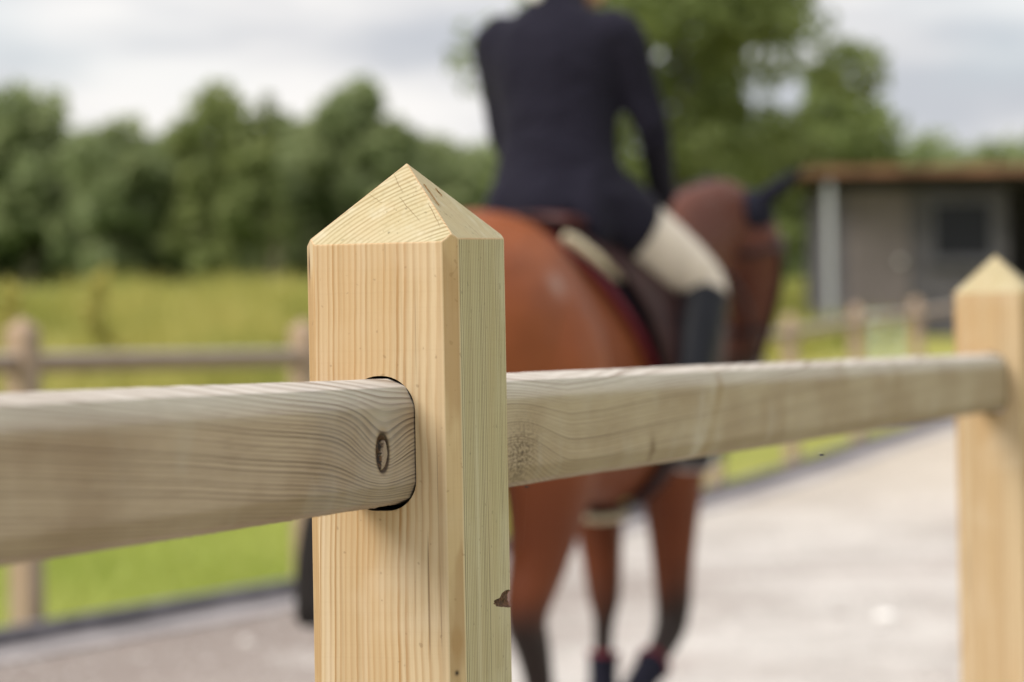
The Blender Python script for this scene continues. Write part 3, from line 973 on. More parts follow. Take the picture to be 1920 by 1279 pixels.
# a few tall weeds standing above the meadow
def weed(px, y, top_px, label, seed):
    r = np.random.default_rng(seed)
    x = X_at(px, y); g = gz(x, y); h = CAM_H + (658 - .018 * (px - 960) - top_px) / (FPX / y) - g
    t = empty("tall_weed", (x, y, g)); tag(t, label, "weed", "tall weeds in the meadow")
    V, F = join([tube([(0, 0, 0), (r.normal() * .05, 0, h * .5), (r.normal() * .08, r.normal() * .05, h * .96)], [0.010, 0.007, 0.003], 6, 2) for k in range(3)])
    obj("stem", mesh("stem", V, F, True), t, m_weed)
    cs = [(r.normal() * .12 * (1 - f) + r.normal() * .05, r.normal() * .12, h * (0.35 + .6 * f)) for f in np.linspace(0, 1, 12)]
    q, ti = leaf_cloud(cs, [0.11] * 12, 30, 0.06, r)
    obj("foliage", leaf_mesh("foliage", q, ti * .3 + .7), t, m_weed)
weed(185, 40, 505, "yellow-topped tall weed left of centre in the meadow, below the dark trees", 61)
weed(15, 36, 525, "yellow-topped tall weed at the left edge of the meadow", 62)
# ------------------------------------------------------------------ hut
SY = 59.0; SS = FPX / SY
def at(px, py, y): return Vector((X_at(px, y), y, CAM_H + (658 - .018 * (px - 960) - py) / (FPX / y)))
m_clad = simple("hut_cladding", (0.092, 0.088, 0.096), 0.85, 0.2, 3)
m_door = simple("hut_door_paint", (0.150, 0.130, 0.126), 0.8, 0.12, 3)
m_frame = simple("hut_trim_grey", (0.10, 0.10, 0.112), 0.7)
m_roof = simple("hut_roof_rust", (0.19, 0.10, 0.058), 0.8, 0.35, 1.2)
m_under = simple("hut_soffit_and_shade", (0.025, 0.023, 0.022), 0.9)
m_glass, b = material("hut_glass"); plug(b, 'Base Color', (0.012, 0.013, 0.017)); plug(b, 'Roughness', 0.2); b.inputs['Specular IOR Level'].default_value = 0.2
m_white = simple("white_paint", (0.72, 0.72, 0.70), 0.5)
m_pale = simple("pale_green_paint", (0.42, 0.50, 0.42), 0.6, 0.1, 3)
L0, L1 = X_at(1562, SY), X_at(2060, SY)
hz = gz((L0 + L1) / 2, SY) - 0.15
hut_ang = 0.06
hut = empty("garden_hut", (L0, SY, hz), hut_ang)
tag(hut, "dark grey flat-roofed wooden hut with rusty roof edge, a door and a dark window", "hut")
top_z = at(1560, 338, SY).z - hz
wL = L1 - L0; wD = 3.2; th = 0.1
wF = X_at(1897, SY) - L0                         # the closed front ends here, an open bay follows
obj("wall", box_mesh("wall", [((wF / 2, th / 2, top_z / 2), (wF, th, top_z)), ((wL / 2, wD - th / 2, top_z / 2), (wL, th, top_z)),
                              ((th / 2, wD / 2, top_z / 2), (th, wD - 2 * th, top_z)), ((wL - th / 2, wD / 2 - th / 2, top_z / 2), (th, wD - th, top_z)),
                              ((wF - th / 2, wD / 2, top_z / 2), (th, wD - 2 * th, top_z))]), hut, m_clad)
obj("overhang_shade", box_mesh("overhang_shade", [((wL / 2, -0.03, top_z - 0.09), (wL, 0.05, 0.22))]), hut, m_under)  # dark strip added for the shadow under the roof overhang
lp = lambda px: X_at(px, SY) - L0
dz = lambda py: at(1700, py, SY).z - hz
rf = obj("roof", box_mesh("roof", [((wL / 2 - 0.1, wD / 2 - 0.35, top_z + 0.13), (wL + 0.9, wD + 1.2, 0.10))]), hut, m_roof)
obj("fascia_board", box_mesh("fascia_board", [((wL / 2 - 0.1, -0.98, top_z + 0.115), (wL + 0.94, 0.04, 0.15))]), rf, m_roof)
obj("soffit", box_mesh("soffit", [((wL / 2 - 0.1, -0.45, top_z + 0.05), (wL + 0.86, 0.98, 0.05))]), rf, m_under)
d0, d1 = lp(1590), lp(1708)
door = obj("door", box_mesh("door", [(((d0 + d1) / 2, -0.03, (0.1 + dz(355)) / 2), (d1 - d0, 0.05, dz(355) - 0.1))], 0.01), hut, m_door)
obj("handle", mesh("handle", *ball((lp(1690), -0.11, dz(490)), (0.05, 0.045, 0.05), 12, 8), True), door, m_white)
w0, w1 = lp(1752), lp(1868)
zb, zt = dz(488), dz(378)
win = obj("window", box_mesh("window", [((w0, -0.04, (zb + zt) / 2), (0.09, 0.08, zt - zb + .09)), ((w1, -0.04, (zb + zt) / 2), (0.09, 0.08, zt - zb + .09)),
                                        (((w0 + w1) / 2, -0.04, zb), (w1 - w0 - .09, 0.08, 0.09)), (((w0 + w1) / 2, -0.04, zt), (w1 - w0 - .09, 0.08, 0.09))]), hut, m_frame)
obj("pane", box_mesh("pane", [(((w0 + w1) / 2, -0.02, (zb + zt) / 2), (w1 - w0 - .1, 0.02, zt - zb - .1))]), win, m_glass)
obj("sill", box_mesh("sill", [(((w0 + w1) / 2, -0.07, zb - 0.08), (w1 - w0 + .2, 0.14, 0.05))]), win, m_frame)
pole_x = lp(1546)
obj("corner_post", box_mesh("corner_post", [((pole_x, -0.8, (top_z - 0.3) / 2 + 0.15), (0.11, 0.11, top_z + 0.33 - 0.45))], 0.01), hut, simple("grey_white_paint", (0.38, 0.40, 0.41), 0.6))["label"] = "pale grey post carrying the left end of the roof overhang"
# pale trestle in front of the hut
bx_, by_ = X_at(1662, 50), 50.0
tr_ = empty("trestle", (bx_, by_, gz(bx_, by_)))
tag(tr_, "small pale trestle stand on the grass in front of the hut", "trestle")
for sx in (-0.16, 0.16):
    obj("leg", box_mesh("leg", [((sx, -0.12, 0.36), (0.07, 0.06, 0.72))], .005), tr_, m_pale)
    obj("leg", box_mesh("leg", [((sx, 0.22, 0.36), (0.07, 0.06, 0.72))], .005), tr_, m_pale)
obj("crossbar", box_mesh("crossbar", [((0, 0.05, 0.755), (0.6, 0.42, 0.06))], .005), tr_, m_pale)

# ------------------------------------------------------------------ horse
HR = R(25)                                            # heading right of the view axis
HLOC = Vector((-0.08, 8.9, 0)); 
HROT = R(90) - HR                                    # local x forward
TRUNK = [(-0.47, 0, 1.30, .07, .10), (-0.43, 0, 1.29, .17, .22), (-.33, 0, 1.30, .265, .31), (-.18, 0, 1.315, .315, .345), (0, 0, 1.315, .315, .365),
         (.22, 0, 1.26, .232, .365), (.5, 0, 1.215, .250, .385), (.8, 0, 1.215, .262, .415), (1.02, 0, 1.24, .265, .425), (1.22, 0, 1.25, .225, .385), (1.38, 0, 1.25, .16, .26), (1.46, 0, 1.25, .07, .13)]
TR = catmull(TRUNK, 6)
def trunk_pt(x, ang, off=0.0):
    """point on the barrel at forward x; ang 0 = spine, +90 = right flank"""
    i = np.searchsorted(TR[:, 0], x); i = min(max(i, 1), len(TR) - 1)
    t = (x - TR[i - 1, 0]) / (TR[i, 0] - TR[i - 1, 0] + 1e-9)
    c_ = TR[i - 1] * (1 - t) + TR[i] * t
    return Vector((x, -(c_[3] + off) * math.sin(R(ang)), c_[2] + (c_[4] + off) * math.cos(R(ang))))

m_horse, b = material("bay_coat")
P, x, y, z = objco()
n1 = noise(P, 3.0, 3)
fine = noise(vec(x * 60.0, y * 60.0, z * 25.0), 1.0, 2)
coat = mix(smooth(0.3, 0.7, n1), (0.165, 0.041, 0.012), (0.25, 0.068, 0.019))
coat = mix(smooth(0.45, 0.7, fine) * 0.2, coat, (0.16, 0.05, 0.02))
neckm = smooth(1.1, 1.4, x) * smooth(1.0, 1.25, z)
legd = smooth(1.05, 0.75, z)
coat = mix(legd * 0.8, coat, (0.115, 0.027, 0.008))
pale_patch = gauss(x + 0.136, 0.035) * gauss(z - 1.46, 0.032) * smooth(-0.15, -0.2, y)  # small paler patch on the right haunch
coat = mix(pale_patch * 0.55, coat, (0.36, 0.27, 0.24))
coat = mix(neckm * 0.95, coat, (0.085, 0.024, 0.014))  # darker neck and head coat, with backlit shade put into the colour
# black points: lower legs and muzzle
pts_ = smooth(0.64, 0.42, z + (n1 - 0.5) * 0.25)
muz = smooth(1.34, 1.18, z) * smooth(1.55, 1.62, x)
coat = mix(mmax(pts_, muz), coat, (0.022, 0.014, 0.012))
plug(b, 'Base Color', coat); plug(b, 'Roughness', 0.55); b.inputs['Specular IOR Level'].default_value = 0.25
mus = noise(vec(x * 5.0, y * 5.0, z * 4.0), 1.0, 2)
bump(b, fine * 0.08 + mus, 0.5, 0.05)

def hind(side, xo, hoofx):
    s = side
    return [loft([(xo - .03, s * .15, 1.46, .14, .18), (xo - .03, s * .195, 1.27, .170, .24), (xo - .01, s * .20, 1.05, .16, .22), (xo + .01, s * .185, .88, .118, .165), (xo - .06 + hoofx * .4, s * .155, .70, .085, .105),
                  (xo - .15 + hoofx * .7, s * .13, .54, .060, .078), (xo - .13 + hoofx * .85, s * .13, .44, .050, .060), (xo - .10 + hoofx, s * .13, .28, .038, .044), (xo - .085 + hoofx, s * .13, .17, .038, .045),
                  (xo - .04 + hoofx, s * .13, .09, .036, .042), (xo + .0 + hoofx, s * .13, .05, .045, .055)], (0, 1, 0), 16, 4)]
def fore_straight(side, xo):
    s = side
    return [loft([(xo - .02, s * .17, 1.25, .09, .20), (xo - .02, s * .175, 1.05, .12, .16), (xo, s * .165, .88, .10, .12), (xo + .01, s * .15, .68, .07, .08), (xo + .02, s * .145, .49, .053, .058),
                  (xo + .015, s * .145, .42, .036, .042), (xo + .0, s * .145, .28, .030, .035), (xo + .0, s * .145, .17, .037, .043), (xo + .04, s * .145, .09, .036, .042), (xo + .06, s * .145, .05, .045, .055)], (0, 1, 0), 16, 4)]
def fore_lifted(side, xo):
    s = side
    return [loft([(xo + .02, s * .16, 1.25, .10, .20), (xo + .0, s * .165, 1.05, .12, .16), (xo + .02, s * .145, .88, .098, .12), (xo + .06, s * .125, .64, .068, .08), (xo + .08, s * .115, .46, .055, .062),
                  (xo + .045, s * .110, .385, .046, .052), (xo - .07, s * .10, .30, .035, .040), (xo - .17, s * .09, .225, .040, .045), (xo - .21, s * .09, .15, .038, .042), (xo - .225, s * .09, .10, .046, .052)], (0, 1, 0), 16, 4)]
neck = [loft([(1.05, 0, 1.30, .19, .36), (1.25, 0, 1.41, .15, .30), (1.42, -.02, 1.53, .125, .24), (1.57, -.04, 1.625, .108, .195), (1.69, -.075, 1.685, .092, .155), (1.78, -.11, 1.695, .08, .12)], (0, 1, 0), 20, 4)]
HEADP = [(1.72, -0.11, 1.72, 0.056999999999999995, 0.0665), (1.775, -0.125, 1.675, 0.09025, 0.11875), (1.815, -0.13, 1.57, 0.09974999999999999, 0.14725), (1.845, -0.12, 1.45, 0.0836, 0.12825), (1.85, -0.095, 1.33, 0.0627, 0.0931), (1.84, -0.065, 1.22, 0.0551, 0.0741), (1.83, -0.045, 1.14, 0.058899999999999994, 0.07125), (1.82, -0.035, 1.085, 0.042749999999999996, 0.0475)]
head = [loft(HEADP, (0.05, 1, 0), 18, 4)]
tail_root = [loft([(-.38, 0, 1.50, .04, .04), (-.46, 0.0, 1.46, .035, .035), (-.52, .02, 1.38, .03, .03)], (0, 1, 0), 10, 3)]
horse = empty("horse", HLOC, HROT)
tag(horse, "bay horse with black points walking away to the right under its rider", "horse")
trunk_loft = loft(TRUNK, (0, 1, 0), 28, 6)
horse_me = fuse("body", [trunk_loft] + neck + head + hind(-1, .0, .17) + hind(1, -.16, -.18) + fore_straight(1, 1.14) + fore_lifted(-1, 1.02) + tail_root, 0.014, 8)
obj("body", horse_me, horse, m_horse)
m_black_hair = simple("black_horse_hair", (0.014, 0.011, 0.011), 0.55, 0.4, 60)
m_hoof = simple("hoof_horn", (0.035, 0.03, 0.028), 0.5, 0.2, 30)
m_tack_dark = simple("dark_brown_leather", (0.032, 0.012, 0.012), 0.55, 0.25, 20, 0.25)
m_navy = simple("navy_cloth", (0.012, 0.012, 0.022), 0.85, 0.2, 40, 0.15, 0.0)
m_red = simple("dark_red_trim", (0.14, 0.014, 0.022), 0.7, 0.15, 40)
m_cream = simple("cream_fleece", (0.66, 0.58, 0.42), 0.95, 0.15, 60, 0.1, 0.3)
m_metal = simple("stirrup_steel", (0.62, 0.62, 0.62), 0.28, 0.0, 20, 0.5, 0.0, 1.0)
m_boot = simple("black_boot_leather", (0.008, 0.009, 0.013), 0.5, 0.2, 12, 0.18)
# mane, tail
mane_parts = []
for i in range(26):
    f = i / 25
    x0 = 1.06 + .68 * f; 
    zt_ = np.interp(x0, [1.0, 1.25, 1.42, 1.57, 1.69, 1.76], [1.655, 1.70, 1.755, 1.80, 1.82, 1.81])
    y0 = np.interp(x0, [1.0, 1.42, 1.76], [0, -.015, -.105])
    L = random.uniform(.14, .2)
    mane_parts.append(loft([(x0, y0 + .0, zt_ - .02, .012, .03), (x0 - .01, y0 + .05, zt_ - .01, .012, .035), (x0 - .03, y0 + .10, zt_ - L * .6, .01, .03), (x0 - .04, y0 + .12, zt_ - L, .004, .012)], (0, 1, 0), 8, 3))
V, F = join(mane_parts); obj("mane", mesh("mane", V, F, True), horse, m_black_hair)
tp = []
for i in range(30):
    a = random.random() * 6.283; rr0 = random.random() ** .5
    ox, oy = math.cos(a) * rr0, math.sin(a) * rr0
    e = random.uniform(-.015, .015)
    tp.append(loft([(-.46 + ox * .02, oy * .03, 1.46, .014, .014), (-.56 + ox * .04, .06 + oy * .04, 1.30, .02, .02), (-.60 + ox * .06, .135 + oy * .065, .98, .022, .022), (-.57 + ox * .07, .205 + oy * .075, .74, .022, .022), (-.55 + ox * .07, .225 + oy * .075, .56 + e, .018, .018)], (0, 1, 0), 7, 3))
V, F = join(tp); obj("tail", mesh("tail", V, F, True), horse, m_black_hair)
for (hx, hy, hz_, tilt) in ((.19, -.13, .04, 0), (-.34, .13, .04, 0), (1.22, .145, .04, 0), (.79, -.09, .085, 70)):
    V, F = loft([(0, 0, .045, .044, .052), (.01, 0, .0, .05, .06), (.016, 0, -.04, .056, .068)], (0, 1, 0), 18, 2)
    o = obj("hoof", mesh("hoof", V, F, True), horse, m_hoof, (hx, hy, hz_)); o.rotation_euler = (0, R(tilt), 0)
for s in (-1, 1):
    e = obj("eye", mesh("eye", *ball((0, 0, 0), .022, 12, 8), True), horse, m_hoof, (1.872, -.127 + s * .084, 1.58))
# ears (dark ear covers are the bonnet, below)
for s, lean in ((-1, (.0, -.125, .09)), (1, (-.05, .06, .09))):
    b0 = Vector((1.755, -.12 + s * .055, 1.755)); tp_ = b0 + Vector(lean)
    md = b0 + Vector(lean) * .45
    V, F = loft([(*b0, .028, .03), (*md, .036, .024), (*(b0 + Vector(lean) * .8), .02, .014), (*tp_, .003, .003)], (1, 0, 0), 12, 4)
    obj("ear", mesh("ear", V, F, True), horse, m_black_hair)

def patch(xr, ar, off, nx=14, na=18, thick=0.012, edge=None):
    """curved sheet lying on the barrel; xr(angle)->(rear x, front x)"""
    top, bot = [], []
    V, F = [], []
    for lay in (off + thick, off):
        for j in range(na + 1):
            a = ar[0] + (ar[1] - ar[0]) * j / na
            x0, x1 = xr(a)
            for i in range(nx + 1):
                V.append(trunk_pt(x0 + (x1 - x0) * i / nx, a, lay))
    n = (nx + 1) * (na + 1)
    idx = lambda j, i, l: l * n + j * (nx + 1) + i
    for j in range(na):
        for i in range(nx):
            F.append((idx(j, i, 0), idx(j, i + 1, 0), idx(j + 1, i + 1, 0), idx(j + 1, i, 0)))
            F.append((idx(j, i, 1), idx(j + 1, i, 1), idx(j + 1, i + 1, 1), idx(j, i + 1, 1)))
    for i in range(nx):
        F.append((idx(0, i, 0), idx(0, i, 1), idx(0, i + 1, 1), idx(0, i + 1, 0)))
        F.append((idx(na, i, 0), idx(na, i + 1, 0), idx(na, i + 1, 1), idx(na, i, 1)))
    for j in range(na):
        F.append((idx(j, 0, 0), idx(j + 1, 0, 0), idx(j + 1, 0, 1), idx(j, 0, 1)))
        F.append((idx(j, nx, 0), idx(j, nx, 1), idx(j + 1, nx, 1), idx(j + 1, nx, 0)))
    return V, F
def rear_x(a):
    a = abs(a)
    return float(np.interp(a, [0, 20, 40, 60, 80, 95, 110], [0.20, 0.24, 0.33, 0.43, 0.55, 0.64, 0.70]))
def horse_thing(name, label, cat):
    t = empty(name, HLOC, HROT); tag(t, label, cat); return t
pad = horse_thing("saddle_pad", "navy saddle cloth edged in dark red under the saddle", "saddle pad")
V, F = patch(lambda a: (rear_x(a), 1.06 + .06 * (abs(a) > 60)), (-108, 108), 0.010, 16, 40, 0.012)
obj("cloth", mesh("cloth", V, F, True), pad, m_navy)
V, F = patch(lambda a: (rear_x(a) - 0.010, rear_x(a) + 0.018), (-109, 109), 0.010, 2, 44, 0.017)
V2, F2 = patch(lambda a: (rear_x(a), 1.07), (106, 110), 0.010, 12, 1, 0.017)
V3, F3 = patch(lambda a: (rear_x(a), 1.07), (-110, -106), 0.010, 12, 1, 0.017)
V, F = join([(V, F), (V2, F2), (V3, F3)]); obj("binding", mesh("binding", V, F, True), pad, m_red)
hp = horse_thing("fleece_pad", "cream fleece half pad showing behind the rider's thigh", "fleece pad")
for sg in (1, -1):
    V, F = patch(lambda a: (.28 + .0085 * (abs(a) - 28), .52), (sg * 28, sg * 50), 0.026, 10, 14, 0.03)
    obj("fleece", mesh("fleece", V, F, True), hp, m_cream)
sad = horse_thing("saddle", "dark brown leather saddle beneath the rider", "saddle")
V, F = patch(lambda a: (float(np.interp(abs(a), [0, 20, 45, 60, 100], [.30, .31, .42, .50, .62])), float(np.interp(abs(a), [0, 30, 60, 100], [.98, 1.0, 1.1, 1.0]))), (-97, 97), 0.056, 16, 40, 0.012)
obj("flap", mesh("flap", V, F, True), sad, m_tack_dark)
seat_m = fuse("seat", [loft([(.31, 0, 1.665, .15, .02), (.36, 0, 1.655, .165, .03), (.47, 0, 1.64, .15, .035), (.65, 0, 1.64, .12, .04), (.85, 0, 1.67, .11, .045), (.95, 0, 1.70, .08, .045)], (0, 1, 0), 18, 4)], .012, 4)
obj("seat", seat_m, sad, simple("red_brown_leather", (0.06, 0.013, 0.012), .5, .2, 20, .3))
for s in (-1, 1):
    a0 = trunk_pt(.78, 55 * -s if s > 0 else 55, .075)
    top = Vector((.74, s * .31, 1.42)); bot = Vector((.70, s * .352, 1.06))
    st = obj("stirrup_leather", mesh("stirrup_leather", *loft([(*Vector((.78, s * .29, 1.5)), .014, .006), (*top, .014, .006), (*bot, .014, .006)], (1, 0, 0), 8, 2), True), sad, m_tack_dark)
    ring = [(.70, s * (q_ - .033), z_) for q_, z_ in ((.385, 1.06), (.33, 1.0), (.325, .93), (.385, .918), (.445, .93), (.44, 1.0), (.385, 1.06))]
    obj("stirrup", mesh("stirrup", *tube(ring, .009, 8, 4), True), sad, m_metal)
girth = horse_thing("girth", "dark girth with pale fleece lining under the horse's belly", "girth")
V, F = patch(lambda a: (.80, .92), (98, 262), 0.012, 4, 30, 0.014)
obj("strap", mesh("strap", V, F, True), girth, m_tack_dark)
V, F = patch(lambda a: (.785, .935), (172, 190), 0.03, 4, 20, 0.02)
obj("lining", mesh("lining", V, F, True), girth, m_cream)

# bridle and reins, ear bonnet
bri = horse_thing("bridle", "dark leather bridle with reins on the horse's bowed head", "bridle")
HP = catmull(HEADP, 8)
def head_ring(z0, off, tiltx=0.0):
    i = int(np.argmin(np.abs(HP[:, 2] - z0))); c_ = HP[i]
    pts = []
    for k in range(17):
        a = 2 * math.pi * k / 16
        pts.append((c_[0] + (c_[4] + off) * math.cos(a), c_[1] + (c_[3] + off) * math.sin(a), c_[2] + tiltx * math.cos(a)))
    return pts
obj("noseband", mesh("noseband", *tube(head_ring(1.34, .006, .02), .012, 6, 2), True), bri, m_tack_dark)
obj("browband", mesh("browband", *tube(head_ring(1.62, .008, .03), .011, 6, 2), True), bri, m_tack_dark)
for s in (-1, 1):
    obj("cheekpiece", mesh("cheekpiece", *tube([(1.79, -.125 + s * .100, 1.64), (1.82, -.125 + s * .108, 1.52), (1.842, -.105 + s * .084, 1.37), (1.845, -.075 + s * .066, 1.23)], .009, 6, 3), True), bri, m_tack_dark)
    obj("bit_ring", mesh("bit_ring", *tube([(1.845 + .035 * math.cos(t), -.075 + s * .068, 1.21 + .035 * math.sin(t)) for t in np.linspace(0, 6.283, 13)], .006, 6, 1), True), bri, m_metal)
    obj("rein", mesh("rein", *tube([(1.83, -.075 + s * .073, 1.20), (1.5, -.05 + s * .16, 1.46), (1.2, s * .15, 1.6), (.95, s * .10 if s > 0 else -.13, 1.72)], .008, 6, 4), True), bri, m_tack_dark)
bon = horse_thing("ear_bonnet", "dark navy ear bonnet over the horse's ears and forehead", "ear bonnet")
cap_parts = [ball((1.762, -.123, 1.72), (.10, .105, .085), 16, 10)]
obj("cap", fuse("cap", cap_parts, .012, 4), bon, m_navy)
for s, lean in ((-1, (.0, -.150, .105)), (1, (-.055, .065, .10))):
    b0 = Vector((1.755, -.12 + s * .052, 1.75)); 
    V, F = loft([(*b0, .030, .032), (*(b0 + Vector(lean) * .45), .040, .028), (*(b0 + Vector(lean) * .8), .026, .019), (*(b0 + Vector(lean) * 1.04), .005, .005)], (1, 0, 0), 12, 4)
    obj("ear_cover", mesh("ear_cover", V, F, True), bon, m_navy)
# tendon boots
def leg_boot(pts, label):
    t = horse_thing("tendon_boot", label, "leg boot")
    t["group"] = "leg boots on the horse"
    V, F = loft(pts, (0, 1, 0), 18, 4); obj("shell", mesh("shell", V, F, True), t, m_navy)
    p0 = np.array(pts[0]); p1_ = np.array(pts[1]); d = (p1_ - p0); 
    q = [tuple(p0 - d * .15 + np.array((0, 0, 0, .004, .004))), tuple(p0 + d * .35 + np.array((0, 0, 0, .005, .005)))]
    V, F = loft(q, (0, 1, 0), 18, 2); obj("trim", mesh("trim", V, F, True), t, m_red)
leg_boot([(1.148, .145, .315, .048, .054), (1.143, .145, .28, .046, .052), (1.14, .145, .24, .045, .05), (1.14, .145, .16, .052, .058)], "dark leg boot with red top on the horse's straight foreleg")
leg_boot([(.965, -.10, .305, .052, .058), (.94, -.098, .29, .048, .053), (.90, -.095, .265, .047, .051), (.845, -.09, .215, .052, .058)], "dark leg boot with red top on the horse's lifted foreleg")

# ------------------------------------------------------------------ rider
rider = empty("person", HLOC, HROT)
tag(rider, "rider in a dark navy jacket, cream breeches and black boots sitting on the bay horse", "person")
m_skin = simple("skin", (0.50, 0.27, 0.19), 0.5, 0.1, 30)
m_jacket, b = material("navy_wool_jacket")
P, x, y, z = objco()
wv = noise(P, 90.0, 2); fo = noise(vec(x * 6.0, y * 6.0, z * 3.0), 1.0, 2)
plug(b, 'Base Color', mix(smooth(0.3, 0.7, wv), (0.0085, 0.0080, 0.0155), (0.0155, 0.0140, 0.0245)))
plug(b, 'Roughness', 0.9); b.inputs['Specular IOR Level'].default_value = 0.12; b.inputs['Sheen Weight'].default_value = 0.03
fold = noise(vec(x * 9.0 + z * 5.0, y * 9.0, z * 14.0), 1.0, 2)
bump(b, wv * 0.06 + fo + fold * 0.6, 0.7, 0.045)
m_breech = simple("cream_breeches", (0.60, 0.53, 0.46), 0.8, 0.08, 14, 0.2, 0.2)
m_hair = simple("dark_brown_hair", (0.03, 0.018, 0.012), 0.5, 0.3, 80)
m_helmet = simple("black_helmet_velvet", (0.012, 0.012, 0.015), 0.8, 0.2, 60)
m_shirt = simple("white_collar", (0.75, 0.74, 0.72), 0.8)
SX = .55                                         # seat position along the horse
hipR, kneeR, ankR, toeR = (SX, -.10, 1.72), (.86, -.335, 1.475), (.61, -.352, 1.02), (.79, -.395, .965)
def mir(p): return (p[0], -p[1], p[2])
def mir_arm(p): return (p[0], -p[1] * (0.80 if p[1] < -.25 else 1.0), p[2])      # the left elbow is tucked in
shR, elR, wrR = (SX, -.195, 2.205), (.63, -.272, 1.925), (.87, -.20, 1.735)
torso = [loft([(SX, 0, 1.68, .17, .13), (SX, 0, 1.80, .155, .115), (SX - .01, 0, 1.92, .140, .105), (SX, 0, 2.05, .16, .115), (SX, 0, 2.17, .19, .11), (SX + .0, 0, 2.255, .13, .085), (SX + .01, 0, 2.31, .062, .065), (SX + .035, -.01, 2.38, .056, .06), (SX + .06, -.02, 2.44, .055, .06)], (0, 1, 0), 22, 4)]
# head turned to the right and looking down
HC = Vector((SX + .095, -.045, 2.455)); 
fdir = Vector((math.cos(R(-38)), math.sin(R(-38)), -.35)).normalized()
sdir = Vector((0, 0, 1)).cross(fdir).normalized(); udir = fdir.cross(sdir)
def hd(f, s, u): return tuple(HC + fdir * f + sdir * s + udir * u)
skull = [loft([(*hd(-.085, 0, .02), .03, .03), (*hd(-.06, 0, .025), .066, .072), (*hd(0, 0, .03), .078, .095), (*hd(.05, 0, .01), .070, .100), (*hd(.085, 0, -.02), .052, .090), (*hd(.1, 0, -.03), .03, .06)], tuple(sdir), 18, 4),
         loft([(*hd(.0, 0, -.06), .055, .05), (*hd(.05, 0, -.085), .05, .045), (*hd(.092, 0, -.105), .028, .026)], tuple(sdir), 14, 3),
         loft([(*hd(.085, 0, .03), .008, .008), (*hd(.105, 0, 0), .012, .012), (*hd(.118, 0, -.02), .016, .012), (*hd(.1, 0, -.03), .012, .008)], tuple(sdir), 10, 3),
         ball(hd(.098, 0, -.062), (.022, .022, .007), 10, 6)]
for s in (-1, 1): skull.append(ball(hd(-.005, s * .078, -.015), (.018, .010, .032), 10, 8))
def leg_loft(s):
    f = (lambda p: p) if s < 0 else mir
    h, k, a, t = f(hipR), f(kneeR), f(ankR), f(toeR)
    return [loft([(*h, .085, .09), (*(np.array(h) * .5 + np.array(k) * .5), .078, .085), (*k, .056, .06)], (0, 0, 1), 14, 4),
            loft([(*k, .056, .06), (*(np.array(k) * .62 + np.array(a) * .38), .055, .06), (*a, .036, .042), (a[0] + .02, a[1], a[2] - .05, .035, .04)], (0, 1, 0), 14, 4),
            loft([(a[0] - .06, a[1], a[2] - .06, .028, .028), (a[0] + .06, a[1] - .01 * s, a[2] - .055, .036, .03), (*t, .03, .018)], (0, 1, 0), 12, 3)]
def arm_loft(s, k=1.0):
    f = (lambda p: p) if s < 0 else mir_arm
    return [loft([(*f((SX, -.13, 2.215)), .05 * k, .05 * k), (*f(shR), .058 * k, .06 * k), (*(np.array(f(shR)) * .5 + np.array(f(elR)) * .5), .046 * k, .05 * k), (*f(elR), .04 * k, .042 * k)], (1, 0, 0), 14, 4),
            loft([(*f(elR), .04 * k, .042 * k), (*(np.array(f(elR)) * .6 + np.array(f(wrR)) * .4), .039 * k, .039 * k), (*f(wrR), .026 * k, .028 * k)], (0, 0, 1), 14, 4)]
def hand_parts(s, k=1.0):
    f = (lambda p: p) if s < 0 else mir
    w = Vector(wrR); fw = Vector((.8, .25, -.1)).normalized(); up = Vector((0, 0, 1)); sd = fw.cross(up).normalized()
    out = [loft([(*f(tuple(w)), .025 * k, .02 * k), (*f(tuple(w + fw * .05)), .038 * k, .018 * k), (*f(tuple(w + fw * .095)), .038 * k, .016 * k)], (0, 0, 1), 12, 3)]
    for i, (l, o_) in enumerate(((.072, .03), (.08, .010), (.075, -.010), (.06, -.028))):
        b0 = w + fw * .085 + up * o_
        p = [b0, b0 + fw * l * .45, b0 + fw * l * .55 + sd * -.025, b0 + fw * l * .15 + sd * -.04]
        out.append(tube([f(tuple(q)) for q in p], [.0095 * k, .009 * k, .0085 * k, .007 * k], 8, 3))
    b0 = w + fw * .03 + up * .03
    out.append(tube([f(tuple(q)) for q in (b0, b0 + fw * .035 + up * .018, b0 + fw * .07 + up * .012 + sd * -.015)], [.012 * k, .010 * k, .008 * k], 8, 3))
    return out
body_me = fuse("body", torso + skull + leg_loft(-1) + leg_loft(1) + arm_loft(-1) + arm_loft(1), .012, 3)
obj("body", body_me, rider, m_skin)
